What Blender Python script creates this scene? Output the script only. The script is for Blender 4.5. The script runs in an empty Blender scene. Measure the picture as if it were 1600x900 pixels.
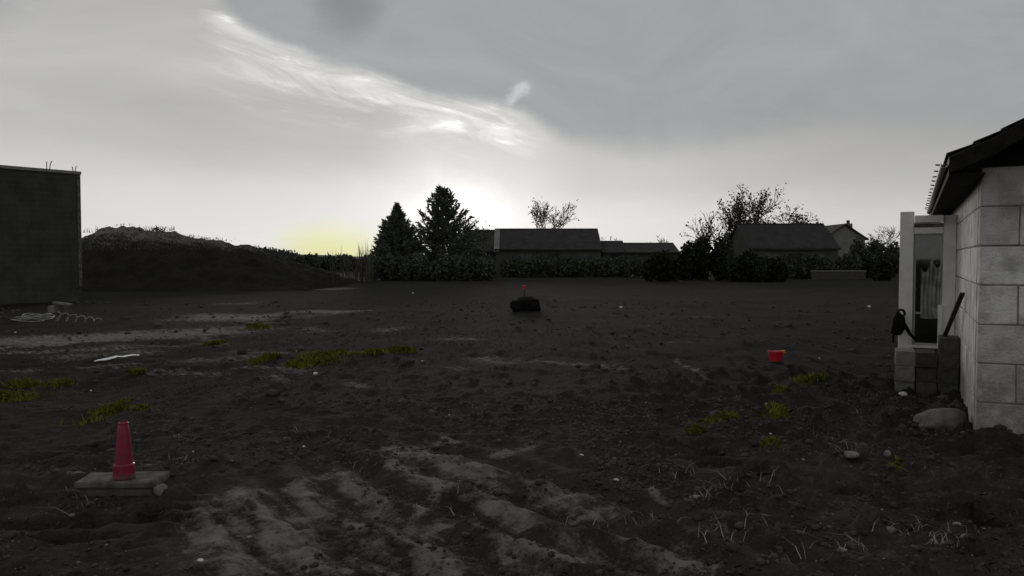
import bpy, bmesh, math, random
import numpy as np
from mathutils import Vector, Matrix

# ------------------------------------------------------------------ scene / camera / light
sc = bpy.context.scene
C = sc.collection
R = math.radians
FPX = 1256.0            # focal length in photo pixels (1600 wide)
CAMZ = 1.6
PITCH = math.atan(45.0 / FPX)

cam_d = bpy.data.cameras.new('camera')
cam_d.sensor_width = 36.0
cam_d.lens = FPX / 1600.0 * 36.0
cam_d.clip_start = 0.05
cam_d.clip_end = 8000
cam = bpy.data.objects.new('camera', cam_d)
C.objects.link(cam)
cam.location = (0, 0, CAMZ)
cam.rotation_euler = (R(90) - PITCH, 0, 0)
sc.camera = cam

SUN_AZ, SUN_EL = R(-3.5), R(5.5)      # azimuth from +Y towards +X

sc.view_settings.view_transform = 'Standard'
sc.view_settings.look = 'None'
sc.view_settings.gamma = 1.0
sc.view_settings.exposure = 0.0
sc.view_settings.use_curve_mapping = False

sun_d = bpy.data.lights.new('sun', 'SUN')
sun_d.energy = 0.9
sun_d.angle = R(12)
sun_d.color = (1.0, 0.94, 0.84)
sun = bpy.data.objects.new('sun', sun_d)
C.objects.link(sun)
sdir = Vector((math.sin(SUN_AZ) * math.cos(SUN_EL), math.cos(SUN_AZ) * math.cos(SUN_EL), math.sin(SUN_EL)))
sun.rotation_euler = (-sdir).to_track_quat('-Z', 'Y').to_euler()
sun.location = (0, 0, 30)


def ray(px, py):
    cx = (px - 800.0) / FPX
    cy = (450.0 - py) / FPX
    return Vector((cx, math.cos(PITCH) + cy * math.sin(PITCH), -math.sin(PITCH) + cy * math.cos(PITCH)))


def at(px, py, Y):
    d = ray(px, py)
    return Vector((0, 0, CAMZ)) + d * (Y / d.y)


def g(px, py, z=0.0):
    d = ray(px, py)
    t = (z - CAMZ) / d.z
    return Vector((d.x * t, d.y * t, z))


def azel(px, py):
    d = ray(px, py).normalized()
    return math.degrees(math.atan2(d.x, d.y)), math.degrees(math.asin(d.z))


# ------------------------------------------------------------------ node helper
class NT:
    def __init__(s, tree):
        s.t = tree
        s.n = tree.nodes
        s.l = tree.links

    def new(s, typ, **kw):
        nd = s.n.new(typ)
        for k, v in kw.items():
            setattr(nd, k, v)
        return nd

    def put(s, inp, v):
        if isinstance(v, bpy.types.NodeSocket):
            s.l.new(v, inp)
        elif v is not None:
            inp.default_value = v

    def m(s, op, a, b=None, c=None, clamp=False):
        nd = s.new('ShaderNodeMath', operation=op, use_clamp=clamp)
        s.put(nd.inputs[0], a)
        if b is not None: s.put(nd.inputs[1], b)
        if c is not None: s.put(nd.inputs[2], c)
        return nd.outputs[0]

    def mix(s, f, a, b):
        nd = s.new('ShaderNodeMix', data_type='RGBA')
        s.put(nd.inputs[0], f); s.put(nd.inputs[6], a); s.put(nd.inputs[7], b)
        return nd.outputs[2]

    def mixf(s, f, a, b):
        nd = s.new('ShaderNodeMix', data_type='FLOAT')
        s.put(nd.inputs[0], f); s.put(nd.inputs[2], a); s.put(nd.inputs[3], b)
        return nd.outputs[0]

    def sstep(s, x, lo, hi, a=0.0, b=1.0):
        nd = s.new('ShaderNodeMapRange', interpolation_type='SMOOTHSTEP')
        s.put(nd.inputs[0], x); s.put(nd.inputs[1], lo); s.put(nd.inputs[2], hi)
        s.put(nd.inputs[3], a); s.put(nd.inputs[4], b)
        return nd.outputs[0]

    def comb(s, x, y, z):
        nd = s.new('ShaderNodeCombineXYZ')
        s.put(nd.inputs[0], x); s.put(nd.inputs[1], y); s.put(nd.inputs[2], z)
        return nd.outputs[0]

    def noise(s, vec, scale, detail=4, rough=0.55, dist=0.0):
        nd = s.new('ShaderNodeTexNoise')
        if vec is not None: s.put(nd.inputs['Vector'], vec)
        nd.inputs['Scale'].default_value = scale
        nd.inputs['Detail'].default_value = detail
        nd.inputs['Roughness'].default_value = rough
        nd.inputs['Distortion'].default_value = dist
        return nd.outputs[0]

    def curve(s, x, pts):
        nd = s.new('ShaderNodeFloatCurve')
        s.put(nd.inputs['Value'], x)
        cv = nd.mapping.curves[0]
        cv.points[0].location = pts[0]
        cv.points[1].location = pts[-1]
        for p in pts[1:-1]:
            cv.points.new(*p)
        nd.mapping.update()
        return nd.outputs[0]


# ------------------------------------------------------------------ world: dusk sky with a high grey cloud deck
world = bpy.data.worlds.new('World')
sc.world = world
world.use_nodes = True
wt = NT(world.node_tree)
wt.n.clear()
tc = wt.new('ShaderNodeTexCoord')
sep = wt.new('ShaderNodeSeparateXYZ')
wt.l.new(tc.outputs['Generated'], sep.inputs[0])
DX, DY, DZ = sep.outputs
az = wt.m('MULTIPLY', wt.m('ARCTAN2', DX, DY), 180 / math.pi)
el = wt.m('MULTIPLY', wt.m('ARCSINE', DZ), 180 / math.pi)
elp = wt.m('MAXIMUM', el, 0.0)
pv = wt.comb(az, el, 0.0)

# lower edge of the cloud deck: elevation as a function of azimuth
edge_px = [(300, -60), (352, 0), (400, 46), (480, 84), (560, 108), (640, 134), (720, 154), (790, 166), (830, 182),
           (865, 205), (900, 219), (1000, 224), (1100, 222), (1160, 212), (1230, 198), (1320, 190), (1450, 194), (1600, 200)]
AZR, ELR = 90.0, 45.0
pts = []
for p in edge_px:
    a_, e_ = azel(*p)
    pts.append(((a_ + AZR) / (2 * AZR), e_ / ELR))
pts = [(0.0, 0.20), (0.20, 0.24), (0.30, 0.30), (0.325, 0.345), (0.345, 0.43), (0.36, 0.52)] + pts + [(0.80, 0.20), (1.0, 0.20)]
azn = wt.m('DIVIDE', wt.m('ADD', az, AZR), 2 * AZR, clamp=True)
edge = wt.m('MULTIPLY', wt.curve(azn, pts), ELR)
wob = wt.m('MULTIPLY', wt.m('SUBTRACT', wt.noise(pv, 0.22, 5, 0.6), 0.5), 1.5)
dd = wt.m('ADD', wt.m('SUBTRACT', el, edge), wob)           # >0 inside the deck
# the edge is crisp on the left, where the deck ends, and melts into thinner cloud on the right
soft = wt.m('ADD', wt.sstep(az, 0.0, 9.0, 1.1, 2.0), wt.sstep(az, -27.0, -22.0, 2.5, 0.0))
deck = wt.sstep(wt.m('DIVIDE', dd, soft), -0.75, 0.6)

# open sky below the deck: physical sky, strongly veiled by thin cloud
sky = wt.new('ShaderNodeTexSky', sky_type='NISHITA')
sky.sun_disc = False
sky.sun_elevation = SUN_EL
sky.sun_rotation = SUN_AZ
sky.air_density = 1.0
sky.dust_density = 2.0
hsv = wt.new('ShaderNodeHueSaturation')
hsv.inputs['Saturation'].default_value = 0.10
wt.l.new(sky.outputs[0], hsv.inputs['Color'])
sk = wt.new('ShaderNodeVectorMath', operation='SCALE')
wt.l.new(hsv.outputs[0], sk.inputs[0])
sk.inputs['Scale'].default_value = 0.05
SKYMIX = 0.035

base = wt.curve(wt.m('DIVIDE', elp, 45.0, clamp=True),
                [(0, 0.70), (0.06, 0.69), (0.125, 0.62), (0.2, 0.52), (0.33, 0.46), (0.5, 0.42), (1, 0.36)])
soft_n = wt.m('MULTIPLY', wt.m('SUBTRACT', wt.noise(wt.comb(wt.m('MULTIPLY', az, 0.05), wt.m('MULTIPLY', el, 0.16), 5.0), 1.0, 7, 0.62, 0.7), 0.5), 0.17)
base = wt.m('ADD', base, soft_n)
# slightly duller to the right of the sun and behind the viewer
rd = wt.sstep(az, 2.0, 30.0, 0.0, 1.0)
base = wt.m('MULTIPLY', base, wt.m('SUBTRACT', 1.0, wt.m('MULTIPLY', rd, 0.16)))

rb = wt.m('MULTIPLY', wt.sstep(az, 0.5, 6.0), wt.sstep(wt.m('ADD', el, wt.m('MULTIPLY', wob, 0.8)), 2.4, 5.2))
base = wt.m('SUBTRACT', base, wt.m('MULTIPLY', rb, 0.085))
# bright cirrus streaks hanging under the deck edge (streaks run down to the right)
ca, sa = math.cos(R(-11)), math.sin(R(-11))
u_ = wt.m('ADD', wt.m('MULTIPLY', az, ca), wt.m('MULTIPLY', el, sa))
v_ = wt.m('SUBTRACT', wt.m('MULTIPLY', el, ca), wt.m('MULTIPLY', az, sa))
stn = wt.noise(wt.comb(wt.m('MULTIPLY', u_, 0.11), wt.m('MULTIPLY', v_, 0.55), 3.3), 1.0, 6, 0.62, 0.8)
# two bands parallel to the streak direction
def vcoord(px, py):
    a_, e_ = azel(px, py)
    return e_ * ca - a_ * sa, a_ * ca + e_ * sa
vb, _ = vcoord(560, 150)
ua0 = vcoord(285, 122)[1]
ua1 = vcoord(815, 215)[1]
band = wt.m('MULTIPLY', wt.sstep(wt.m('ABSOLUTE', wt.m('SUBTRACT', v_, vb)), 0.5, 3.3, 1.0, 0.0),
            wt.m('MULTIPLY', wt.sstep(u_, ua0 - 2, ua0 + 7), wt.sstep(u_, ua1 - 2.0, ua1 + 2.5, 1.0, 0.0)))
rim = wt.m('MULTIPLY', wt.sstep(dd, -3.4, -0.6), wt.sstep(az, -1.5, 3.0, 1.0, 0.0))
rim = wt.m('MULTIPLY', rim, wt.sstep(az, -40.0, -20.0))
zone = wt.m('MAXIMUM', wt.m('MULTIPLY', band, 1.0), wt.m('MULTIPLY', rim, 0.9))
streak = wt.m('MULTIPLY', zone, wt.sstep(stn, 0.40, 0.66))
fine = wt.sstep(wt.noise(wt.comb(wt.m('MULTIPLY', u_, 0.28), wt.m('MULTIPLY', v_, 1.5), 8.1), 1.0, 5, 0.6, 0.6), 0.52, 0.72)
base = wt.m('ADD', base, wt.m('MULTIPLY', streak, wt.m('ADD', 0.25, wt.m('MULTIPLY', fine, 0.42))))
# a dull lens of cloud low on the left
la, le = azel(380, 205)
lens = wt.m('MULTIPLY', wt.sstep(wt.m('ABSOLUTE', wt.m('SUBTRACT', el, wt.m('ADD', le, wt.m('MULTIPLY', wt.m('SUBTRACT', az, la), -0.03)))), 1.2, 4.0, 1.0, 0.0),
            wt.sstep(wt.m('ADD', az, wt.m('MULTIPLY', wob, 2.0)), -10.5, -6.0, 1.0, 0.0))
base = wt.m('SUBTRACT', base, wt.m('MULTIPLY', wt.m('MULTIPLY', lens, wt.sstep(az, -34.0, -20.0, 0.25, 1.0)), 0.105))

# glow of the low sun behind thin cloud
ga, ge = azel(724, 332)
gn = wt.m('MULTIPLY', wt.m('SUBTRACT', wt.noise(pv, 0.33, 5, 0.6), 0.5), 3.0)
gx = wt.m('MULTIPLY', wt.m('SUBTRACT', az, ga), 0.66)
gy = wt.m('MULTIPLY', wt.m('SUBTRACT', el, wt.m('ADD', ge, wt.m('MULTIPLY', wt.m('SUBTRACT', az, ga), -0.16))), 1.15)
ang = wt.m('ABSOLUTE', wt.m('ADD', wt.m('SQRT', wt.m('ADD', wt.m('MULTIPLY', gx, gx), wt.m('MULTIPLY', gy, gy))), gn))
glow1 = wt.m('POWER', 2.718, wt.m('MULTIPLY', wt.m('POWER', wt.m('DIVIDE', ang, 2.7), 2.0), -1.0))
glow2 = wt.m('POWER', 2.718, wt.m('MULTIPLY', wt.m('DIVIDE', ang, 14.0), -1.0))
glown = wt.m('ADD', 0.8, wt.m('MULTIPLY', wt.noise(pv, 0.5, 5, 0.6), 0.4))
base = wt.m('ADD', base, wt.m('MULTIPLY', wt.m('MULTIPLY', glow1, glown), 0.36))
base = wt.m('ADD', base, wt.m('MULTIPLY', glow2, 0.05))

# deck tone: grey, darker towards one thick patch
dk_n = wt.m('MULTIPLY', wt.m('SUBTRACT', wt.noise(wt.comb(wt.m('MULTIPLY', u_, 0.06), wt.m('MULTIPLY', v_, 0.15), 1.0), 1.0, 7, 0.62, 0.8), 0.5), 0.17)
pa, pe = azel(545, 8)
pr = wt.m('SQRT', wt.m('ADD', wt.m('POWER', wt.m('SUBTRACT', az, pa), 2.0), wt.m('POWER', wt.m('MULTIPLY', wt.m('SUBTRACT', el, pe), 1.2), 2.0)))
patch = wt.sstep(wt.m('ADD', pr, wt.m('MULTIPLY', wob, 2.2)), 0.6, 3.6, 1.0, 0.0)
deckv = wt.m('ADD', 0.365, dk_n)
deckv = wt.m('SUBTRACT', deckv, wt.m('MULTIPLY', patch, 0.10))
# one short bright fragment of vapour trail just above the edge
fa, fe = azel(822, 133)
fa2, fe2 = azel(796, 158)
fl = math.hypot(fa - fa2, fe - fe2)
fx, fy = (fa - fa2) / fl, (fe - fe2) / fl
fu = wt.m('ADD', wt.m('MULTIPLY', wt.m('SUBTRACT', az, fa2), fx), wt.m('MULTIPLY', wt.m('SUBTRACT', el, fe2), fy))
fv = wt.m('SUBTRACT', wt.m('MULTIPLY', wt.m('SUBTRACT', az, fa2), fy), wt.m('MULTIPLY', wt.m('SUBTRACT', el, fe2), fx))
frag = wt.m('MULTIPLY', wt.m('MULTIPLY', wt.sstep(fu, -0.5, 0.2), wt.sstep(fu, fl * 0.9, fl + 0.45, 1.0, 0.0)),
            wt.sstep(wt.m('ABSOLUTE', wt.m('ADD', fv, wt.m('MULTIPLY', wt.m('SUBTRACT', wt.noise(pv, 1.3, 4, 0.6), 0.5), 1.2))), 0.0, 0.62, 1.0, 0.0))
deckv = wt.m('ADD', deckv, wt.m('MULTIPLY', frag, 0.19))

tot = wt.mixf(deck, base, deckv)
# colour: almost neutral, a little warm yellow low beside the sun, a little cool in the deck
ya, ye = azel(520, 385)
yw = wt.m('MULTIPLY', wt.sstep(wt.m('ABSOLUTE', wt.m('SUBTRACT', az, ya)), 1.0, 5.0, 1.0, 0.0), wt.sstep(wt.m('ADD', el, wob), 0.8, 3.2, 1.0, 0.0))
tint = wt.mix(deck, (1.0, 0.993, 0.975, 1), (0.985, 1.0, 1.015, 1))
tint = wt.mix(wt.m('MULTIPLY', yw, 0.95), tint, (1.0, 0.985, 0.50, 1))
tv = wt.new('ShaderNodeVectorMath', operation='SCALE')
wt.l.new(tint, tv.inputs[0])
wt.l.new(tot, tv.inputs['Scale'])
add = wt.new('ShaderNodeVectorMath', operation='ADD')
wt.l.new(tv.outputs[0], add.inputs[0])
sk2 = wt.new('ShaderNodeVectorMath', operation='SCALE')
wt.l.new(sk.outputs[0], sk2.inputs[0])
wt.l.new(wt.m('MULTIPLY', wt.m('SUBTRACT', 1.0, deck), SKYMIX), sk2.inputs['Scale'])
wt.l.new(sk2.outputs[0], add.inputs[1])
bg = wt.new('ShaderNodeBackground')
wt.l.new(add.outputs[0], bg.inputs['Color'])
bg.inputs['Strength'].default_value = 1.0
wo = wt.new('ShaderNodeOutputWorld')
wt.l.new(bg.outputs[0], wo.inputs['Surface'])

# ------------------------------------------------------------------ materials
def mat(name, col, col2=None, scale=6.0, rough=0.9, spec=0.25, metal=0.0, bump=0.0, bscale=30.0, detail=5, objvar=0.0, trans=0.0, alpha=1.0, obj_coords=True):
    m_ = bpy.data.materials.new(name)
    m_.use_nodes = True
    t = NT(m_.node_tree)
    b = t.n['Principled BSDF']
    tcn = t.new('ShaderNodeTexCoord')
    co = tcn.outputs['Object'] if obj_coords else tcn.outputs['Generated']
    c = None
    if col2 is not None:
        f = t.sstep(t.noise(co, scale, detail, 0.6), 0.3, 0.7)
        c = t.mix(f, (*col, 1), (*col2, 1))
    if objvar > 0:
        oi = t.new('ShaderNodeObjectInfo')
        h = t.new('ShaderNodeHueSaturation')
        t.put(h.inputs['Value'], t.m('ADD', 1.0 - objvar, t.m('MULTIPLY', oi.outputs['Random'], 2 * objvar)))
        t.put(h.inputs['Color'], c if c is not None else (*col, 1))
        c = h.outputs[0]
    t.put(b.inputs['Base Color'], c if c is not None else (*col, 1))
    b.inputs['Roughness'].default_value = rough
    b.inputs['Specular IOR Level'].default_value = spec
    b.inputs['Metallic'].default_value = metal
    if trans: b.inputs['Transmission Weight'].default_value = trans
    if bump:
        bn = t.new('ShaderNodeBump')
        bn.inputs['Strength'].default_value = bump
        bn.inputs['Distance'].default_value = 0.02
        t.put(bn.inputs['Height'], t.noise(co, bscale, 6, 0.65))
        t.l.new(bn.outputs[0], b.inputs['Normal'])
    return m_


M = {}
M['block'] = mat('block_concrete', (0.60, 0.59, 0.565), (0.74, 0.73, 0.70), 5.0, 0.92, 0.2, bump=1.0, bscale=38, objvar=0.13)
bm_ = NT(M['block'].node_tree)
bb_ = bm_.n['Principled BSDF']
src = bb_.inputs['Base Color'].links[0].from_socket
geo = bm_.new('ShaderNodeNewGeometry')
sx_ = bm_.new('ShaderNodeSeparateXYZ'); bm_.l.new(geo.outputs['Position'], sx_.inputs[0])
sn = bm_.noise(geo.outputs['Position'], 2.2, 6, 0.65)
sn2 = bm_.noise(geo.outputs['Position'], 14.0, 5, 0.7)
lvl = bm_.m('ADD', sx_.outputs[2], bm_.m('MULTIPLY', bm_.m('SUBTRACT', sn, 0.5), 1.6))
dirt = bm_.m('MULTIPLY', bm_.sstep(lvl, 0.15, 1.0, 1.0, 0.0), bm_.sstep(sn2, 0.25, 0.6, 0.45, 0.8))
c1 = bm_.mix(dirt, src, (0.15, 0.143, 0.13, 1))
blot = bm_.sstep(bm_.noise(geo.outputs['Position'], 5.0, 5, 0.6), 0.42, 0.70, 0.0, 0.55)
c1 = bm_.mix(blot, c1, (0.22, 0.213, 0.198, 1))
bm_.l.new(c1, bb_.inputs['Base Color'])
M['mortar'] = mat('mortar', (0.16, 0.155, 0.145), (0.25, 0.24, 0.225), 12, 0.95, 0.1, bump=0.4)
M['render_pale'] = mat('pale_render', (0.62, 0.61, 0.585), (0.78, 0.77, 0.74), 3.5, 0.9, 0.2, bump=0.35, bscale=40)
M['cladding'] = mat('dark_timber', (0.007, 0.0065, 0.006), (0.020, 0.018, 0.016), 8, 0.85, 0.12, bump=0.3, bscale=25, objvar=0.2)
M['roof_dark'] = mat('roof_slate', (0.025, 0.025, 0.027), (0.045, 0.044, 0.045), 10, 0.75, 0.3, bump=0.4, bscale=20)
M['gutter'] = mat('gutter_zinc', (0.09, 0.09, 0.09), (0.16, 0.16, 0.16), 6, 0.45, 0.5, metal=0.5)
M['frame'] = mat('window_frame', (0.30, 0.295, 0.28), (0.38, 0.37, 0.35), 6, 0.6, 0.3)
M['sheet'] = mat('pale_sheet', (0.10, 0.10, 0.097), (0.30, 0.30, 0.29), 5, 0.5, 0.4, bump=0.3)
M['interior'] = mat('dark_interior', (0.03, 0.03, 0.028), (0.05, 0.048, 0.045), 4)
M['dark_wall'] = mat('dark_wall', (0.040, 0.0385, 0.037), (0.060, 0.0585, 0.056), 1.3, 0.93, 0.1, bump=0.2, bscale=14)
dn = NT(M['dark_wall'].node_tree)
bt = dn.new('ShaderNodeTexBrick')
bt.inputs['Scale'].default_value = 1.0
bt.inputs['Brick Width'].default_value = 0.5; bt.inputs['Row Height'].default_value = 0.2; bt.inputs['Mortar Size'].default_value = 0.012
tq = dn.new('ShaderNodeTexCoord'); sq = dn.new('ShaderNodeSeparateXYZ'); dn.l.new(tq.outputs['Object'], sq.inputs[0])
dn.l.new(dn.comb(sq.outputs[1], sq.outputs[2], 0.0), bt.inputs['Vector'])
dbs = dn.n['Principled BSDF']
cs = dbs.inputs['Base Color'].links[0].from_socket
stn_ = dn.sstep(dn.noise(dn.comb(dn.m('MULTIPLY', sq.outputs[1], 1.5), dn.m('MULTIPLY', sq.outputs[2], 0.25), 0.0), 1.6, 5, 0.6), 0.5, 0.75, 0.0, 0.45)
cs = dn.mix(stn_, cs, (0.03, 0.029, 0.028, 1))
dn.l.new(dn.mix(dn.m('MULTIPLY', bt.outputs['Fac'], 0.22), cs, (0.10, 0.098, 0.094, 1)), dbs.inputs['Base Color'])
M['coping'] = mat('coping', (0.16, 0.155, 0.15), (0.22, 0.215, 0.2), 4, 0.9, 0.15)
M['iron'] = mat('rebar_iron', (0.10, 0.075, 0.06), (0.15, 0.11, 0.085), 30, 0.85, 0.2)
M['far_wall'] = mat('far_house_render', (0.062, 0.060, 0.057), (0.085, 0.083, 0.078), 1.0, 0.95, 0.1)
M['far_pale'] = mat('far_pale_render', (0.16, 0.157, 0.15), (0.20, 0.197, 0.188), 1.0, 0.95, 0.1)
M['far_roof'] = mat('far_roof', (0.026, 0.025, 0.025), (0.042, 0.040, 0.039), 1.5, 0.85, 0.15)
M['far_trim'] = mat('far_trim', (0.30, 0.30, 0.29))
M['bark'] = mat('bark', (0.035, 0.031, 0.027), (0.06, 0.053, 0.045), 12, 0.95, 0.05)
M['needles'] = mat('conifer_needles', (0.085, 0.095, 0.07), (0.13, 0.14, 0.11), 2.0, 0.85, 0.1)
M['leaf_dark'] = mat('evergreen_leaf', (0.012, 0.015, 0.010), (0.026, 0.031, 0.02), 3.0, 0.8, 0.15)
M['leaf'] = mat('autumn_leaf', (0.05, 0.048, 0.03), (0.08, 0.075, 0.045), 3.0, 0.85, 0.1)
M['hedge'] = mat('hedge_leaf', (0.052, 0.058, 0.043), (0.078, 0.086, 0.064), 2.0, 0.85, 0.1)
M['far_wood'] = mat('far_wood', (0.06, 0.065, 0.055), (0.09, 0.095, 0.08), 0.3, 0.95, 0.05)
M['moss'] = mat('moss_grass', (0.10, 0.118, 0.012), (0.165, 0.18, 0.03), 3.0, 0.85, 0.1)
M['weed'] = mat('dry_weed', (0.06, 0.057, 0.045), (0.13, 0.122, 0.10), 3.0, 0.9, 0.1)
M['straw'] = mat('straw', (0.22, 0.205, 0.165), (0.34, 0.32, 0.27), 8.0, 0.85, 0.1)
M['clod'] = mat('soil_clod', (0.03, 0.0285, 0.026), (0.085, 0.081, 0.075), 6.0, 0.97, 0.08, bump=0.5)
M['stone'] = mat('pale_stone', (0.12, 0.117, 0.108), (0.25, 0.243, 0.228), 14.0, 0.85, 0.25, bump=0.4, objvar=0.25)
M['stone_grey'] = mat('grey_stone', (0.11, 0.108, 0.10), (0.20, 0.195, 0.185), 9.0, 0.9, 0.2, bump=0.5)
M['white_stone'] = mat('white_stone', (0.5, 0.49, 0.47), (0.66, 0.65, 0.62), 14.0, 0.6, 0.4)
M['red'] = mat('red_plastic', (0.18, 0.004, 0.023), (0.24, 0.006, 0.030), 9.0, 0.42, 0.45)
M['red_bright'] = mat('bright_red_plastic', (0.48, 0.006, 0.028), (0.56, 0.009, 0.035), 9.0, 0.4, 0.45)
M['orange'] = mat('orange_plastic', (0.65, 0.16, 0.01), (0.7, 0.2, 0.02), 9.0, 0.45, 0.4)
M['concrete'] = mat('site_concrete', (0.055, 0.053, 0.050), (0.15, 0.146, 0.138), 9.0, 0.92, 0.15, bump=0.5, bscale=35)
M['dark_block'] = mat('dark_block', (0.052, 0.05, 0.047), (0.095, 0.092, 0.086), 9.0, 0.95, 0.1, bump=0.5, objvar=0.2)
M['grey_block'] = mat('grey_block', (0.13, 0.127, 0.12), (0.2, 0.196, 0.185), 9.0, 0.95, 0.1, bump=0.5, objvar=0.1)
M['black'] = mat('black_plastic', (0.006, 0.006, 0.006), (0.012, 0.012, 0.012), 9.0, 0.85, 0.08)
M['wood_dark'] = mat('dark_wood', (0.035, 0.031, 0.027), (0.06, 0.054, 0.047), 9.0, 0.9, 0.1)
M['wood'] = mat('stake_wood', (0.12, 0.10, 0.075), (0.18, 0.155, 0.12), 9.0, 0.9, 0.15)
M['shiny'] = mat('bright_flashing', (0.80, 0.80, 0.80), (0.88, 0.88, 0.87), 4.0, 0.22, 0.5, metal=0.9)
M['cable'] = mat('pale_conduit', (0.20, 0.20, 0.195), (0.32, 0.32, 0.31), 9.0, 0.55, 0.35)

for key in ('red', 'red_bright'):
    q_ = NT(M[key].node_tree); pb = q_.n['Principled BSDF']
    c0 = pb.inputs['Base Color'].links[0].from_socket
    tq = q_.new('ShaderNodeTexCoord'); sq = q_.new('ShaderNodeSeparateXYZ'); q_.l.new(tq.outputs['Object'], sq.inputs[0])
    nz_ = q_.noise(tq.outputs['Object'], 22.0, 6, 0.7)
    mud = q_.sstep(q_.m('ADD', nz_, q_.m('MULTIPLY', q_.sstep(sq.outputs[2], 0.0, 0.07, 1.0, 0.0), 0.22)), 0.58, 0.72, 0.0, 0.75)
    q_.l.new(q_.mix(mud, c0, (0.07, 0.06, 0.05, 1)), pb.inputs['Base Color'])
    q_.put(pb.inputs['Roughness'], q_.mixf(mud, 0.42, 0.95))
gm = bpy.data.materials.new('glass')
gm.use_nodes = True
gb = gm.node_tree.nodes['Principled BSDF']
gb.inputs['Base Color'].default_value = (0.85, 0.88, 0.88, 1)
gb.inputs['Roughness'].default_value = 0.03
gb.inputs['Transmission Weight'].default_value = 1.0
gb.inputs['IOR'].default_value = 1.45
M['glass'] = gm
dg = bpy.data.materials.new('far_glass')
dg.use_nodes = True
db = dg.node_tree.nodes['Principled BSDF']
db.inputs['Base Color'].default_value = (0.02, 0.022, 0.025, 1)
db.inputs['Roughness'].default_value = 0.15
M['far_glass'] = dg

# ground: soil with paler dried tracks (attribute 'pale') and a mossy tint (attribute 'moss')
gmt = bpy.data.materials.new('soil_ground')
gmt.use_nodes = True
t = NT(gmt.node_tree)
b = t.n['Principled BSDF']
tcn = t.new('ShaderNodeTexCoord')
co = tcn.outputs['Object']
a1 = t.new('ShaderNodeAttribute'); a1.attribute_name = 'pale'
a2 = t.new('ShaderNodeAttribute'); a2.attribute_name = 'moss'
n1 = t.noise(co, 1.1, 6, 0.62)
n2 = t.noise(co, 9.0, 6, 0.7)
n3 = t.noise(co, 45.0, 4, 0.7)
nn = t.m('ADD', t.m('ADD', t.m('MULTIPLY', n1, 0.45), t.m('MULTIPLY', n2, 0.35)), t.m('MULTIPLY', n3, 0.2))
soil = t.mix(t.sstep(nn, 0.36, 0.62), (0.019, 0.018, 0.0168, 1), (0.050, 0.0478, 0.0445, 1))
mp = t.new('ShaderNodeMapping'); mp.vector_type = 'TEXTURE'
mp.inputs['Rotation'].default_value = (0, 0, R(-53)); mp.inputs['Scale'].default_value = (1.0, 0.17, 1.0)
t.l.new(co, mp.inputs['Vector'])
ns = t.noise(mp.outputs[0], 2.6, 6, 0.66)
pn = t.m('ADD', t.m('MULTIPLY', t.m('SUBTRACT', ns, 0.5), 1.7), t.m('ADD', t.m('MULTIPLY', t.m('SUBTRACT', n2, 0.5), 1.3), t.m('MULTIPLY', t.m('SUBTRACT', n3, 0.5), 1.0)))
mq = t.new('ShaderNodeMapping'); mq.vector_type = 'TEXTURE'
mq.inputs['Rotation'].default_value = (0, 0, R(12)); mq.inputs['Scale'].default_value = (1.6, 0.45, 1.0)
t.l.new(co, mq.inputs['Vector'])
nf_ = t.noise(mq.outputs[0], 1.5, 8, 0.72)
pn = t.m('ADD', pn, t.m('MULTIPLY', t.m('SUBTRACT', nf_, 0.5), 1.4))
pf = t.sstep(t.m('ADD', a1.outputs['Fac'], t.m('MULTIPLY', pn, 0.85)), 0.25, 0.98)
pale = t.mix(t.sstep(n2, 0.3, 0.7), (0.16, 0.154, 0.145, 1), (0.275, 0.265, 0.25, 1))
sg = t.new('ShaderNodeSeparateXYZ'); t.l.new(co, sg.inputs[0])
lot = t.sstep(t.m('ADD', sg.outputs[1], t.m('MULTIPLY', t.m('SUBTRACT', n1, 0.5), 8.0)), 6.0, 12.0)   # soil colour graded: lighter near, darker beyond
soil = t.mix(t.m('MULTIPLY', lot, 0.74), t.mix(t.sstep(nn, 0.34, 0.64), (0.0275, 0.0255, 0.0228, 1), (0.076, 0.071, 0.0635, 1)), (0.012, 0.0117, 0.0105, 1))
col = t.mix(pf, soil, pale)
mf = t.sstep(t.m('ADD', a2.outputs['Fac'], t.m('MULTIPLY', t.m('SUBTRACT', nn, 0.5), 1.6)), 0.35, 0.75)
col = t.mix(mf, col, (0.085, 0.098, 0.012, 1))
spk = t.sstep(t.noise(co, 70.0, 2, 0.5), 0.70, 0.76)
col = t.mix(t.m('MULTIPLY', spk, 0.55), col, (0.17, 0.165, 0.155, 1))
t.put(b.inputs['Base Color'], col)
b.inputs['Roughness'].default_value = 0.97
b.inputs['Specular IOR Level'].default_value = 0.06
bn = t.new('ShaderNodeBump')
bn.inputs['Strength'].default_value = 1.0
bn.inputs['Distance'].default_value = 0.06
t.put(bn.inputs['Height'], t.m('ADD', n2, t.m('MULTIPLY', n3, 0.8)))
t.l.new(bn.outputs[0], b.inputs['Normal'])
M['ground'] = gmt


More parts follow.
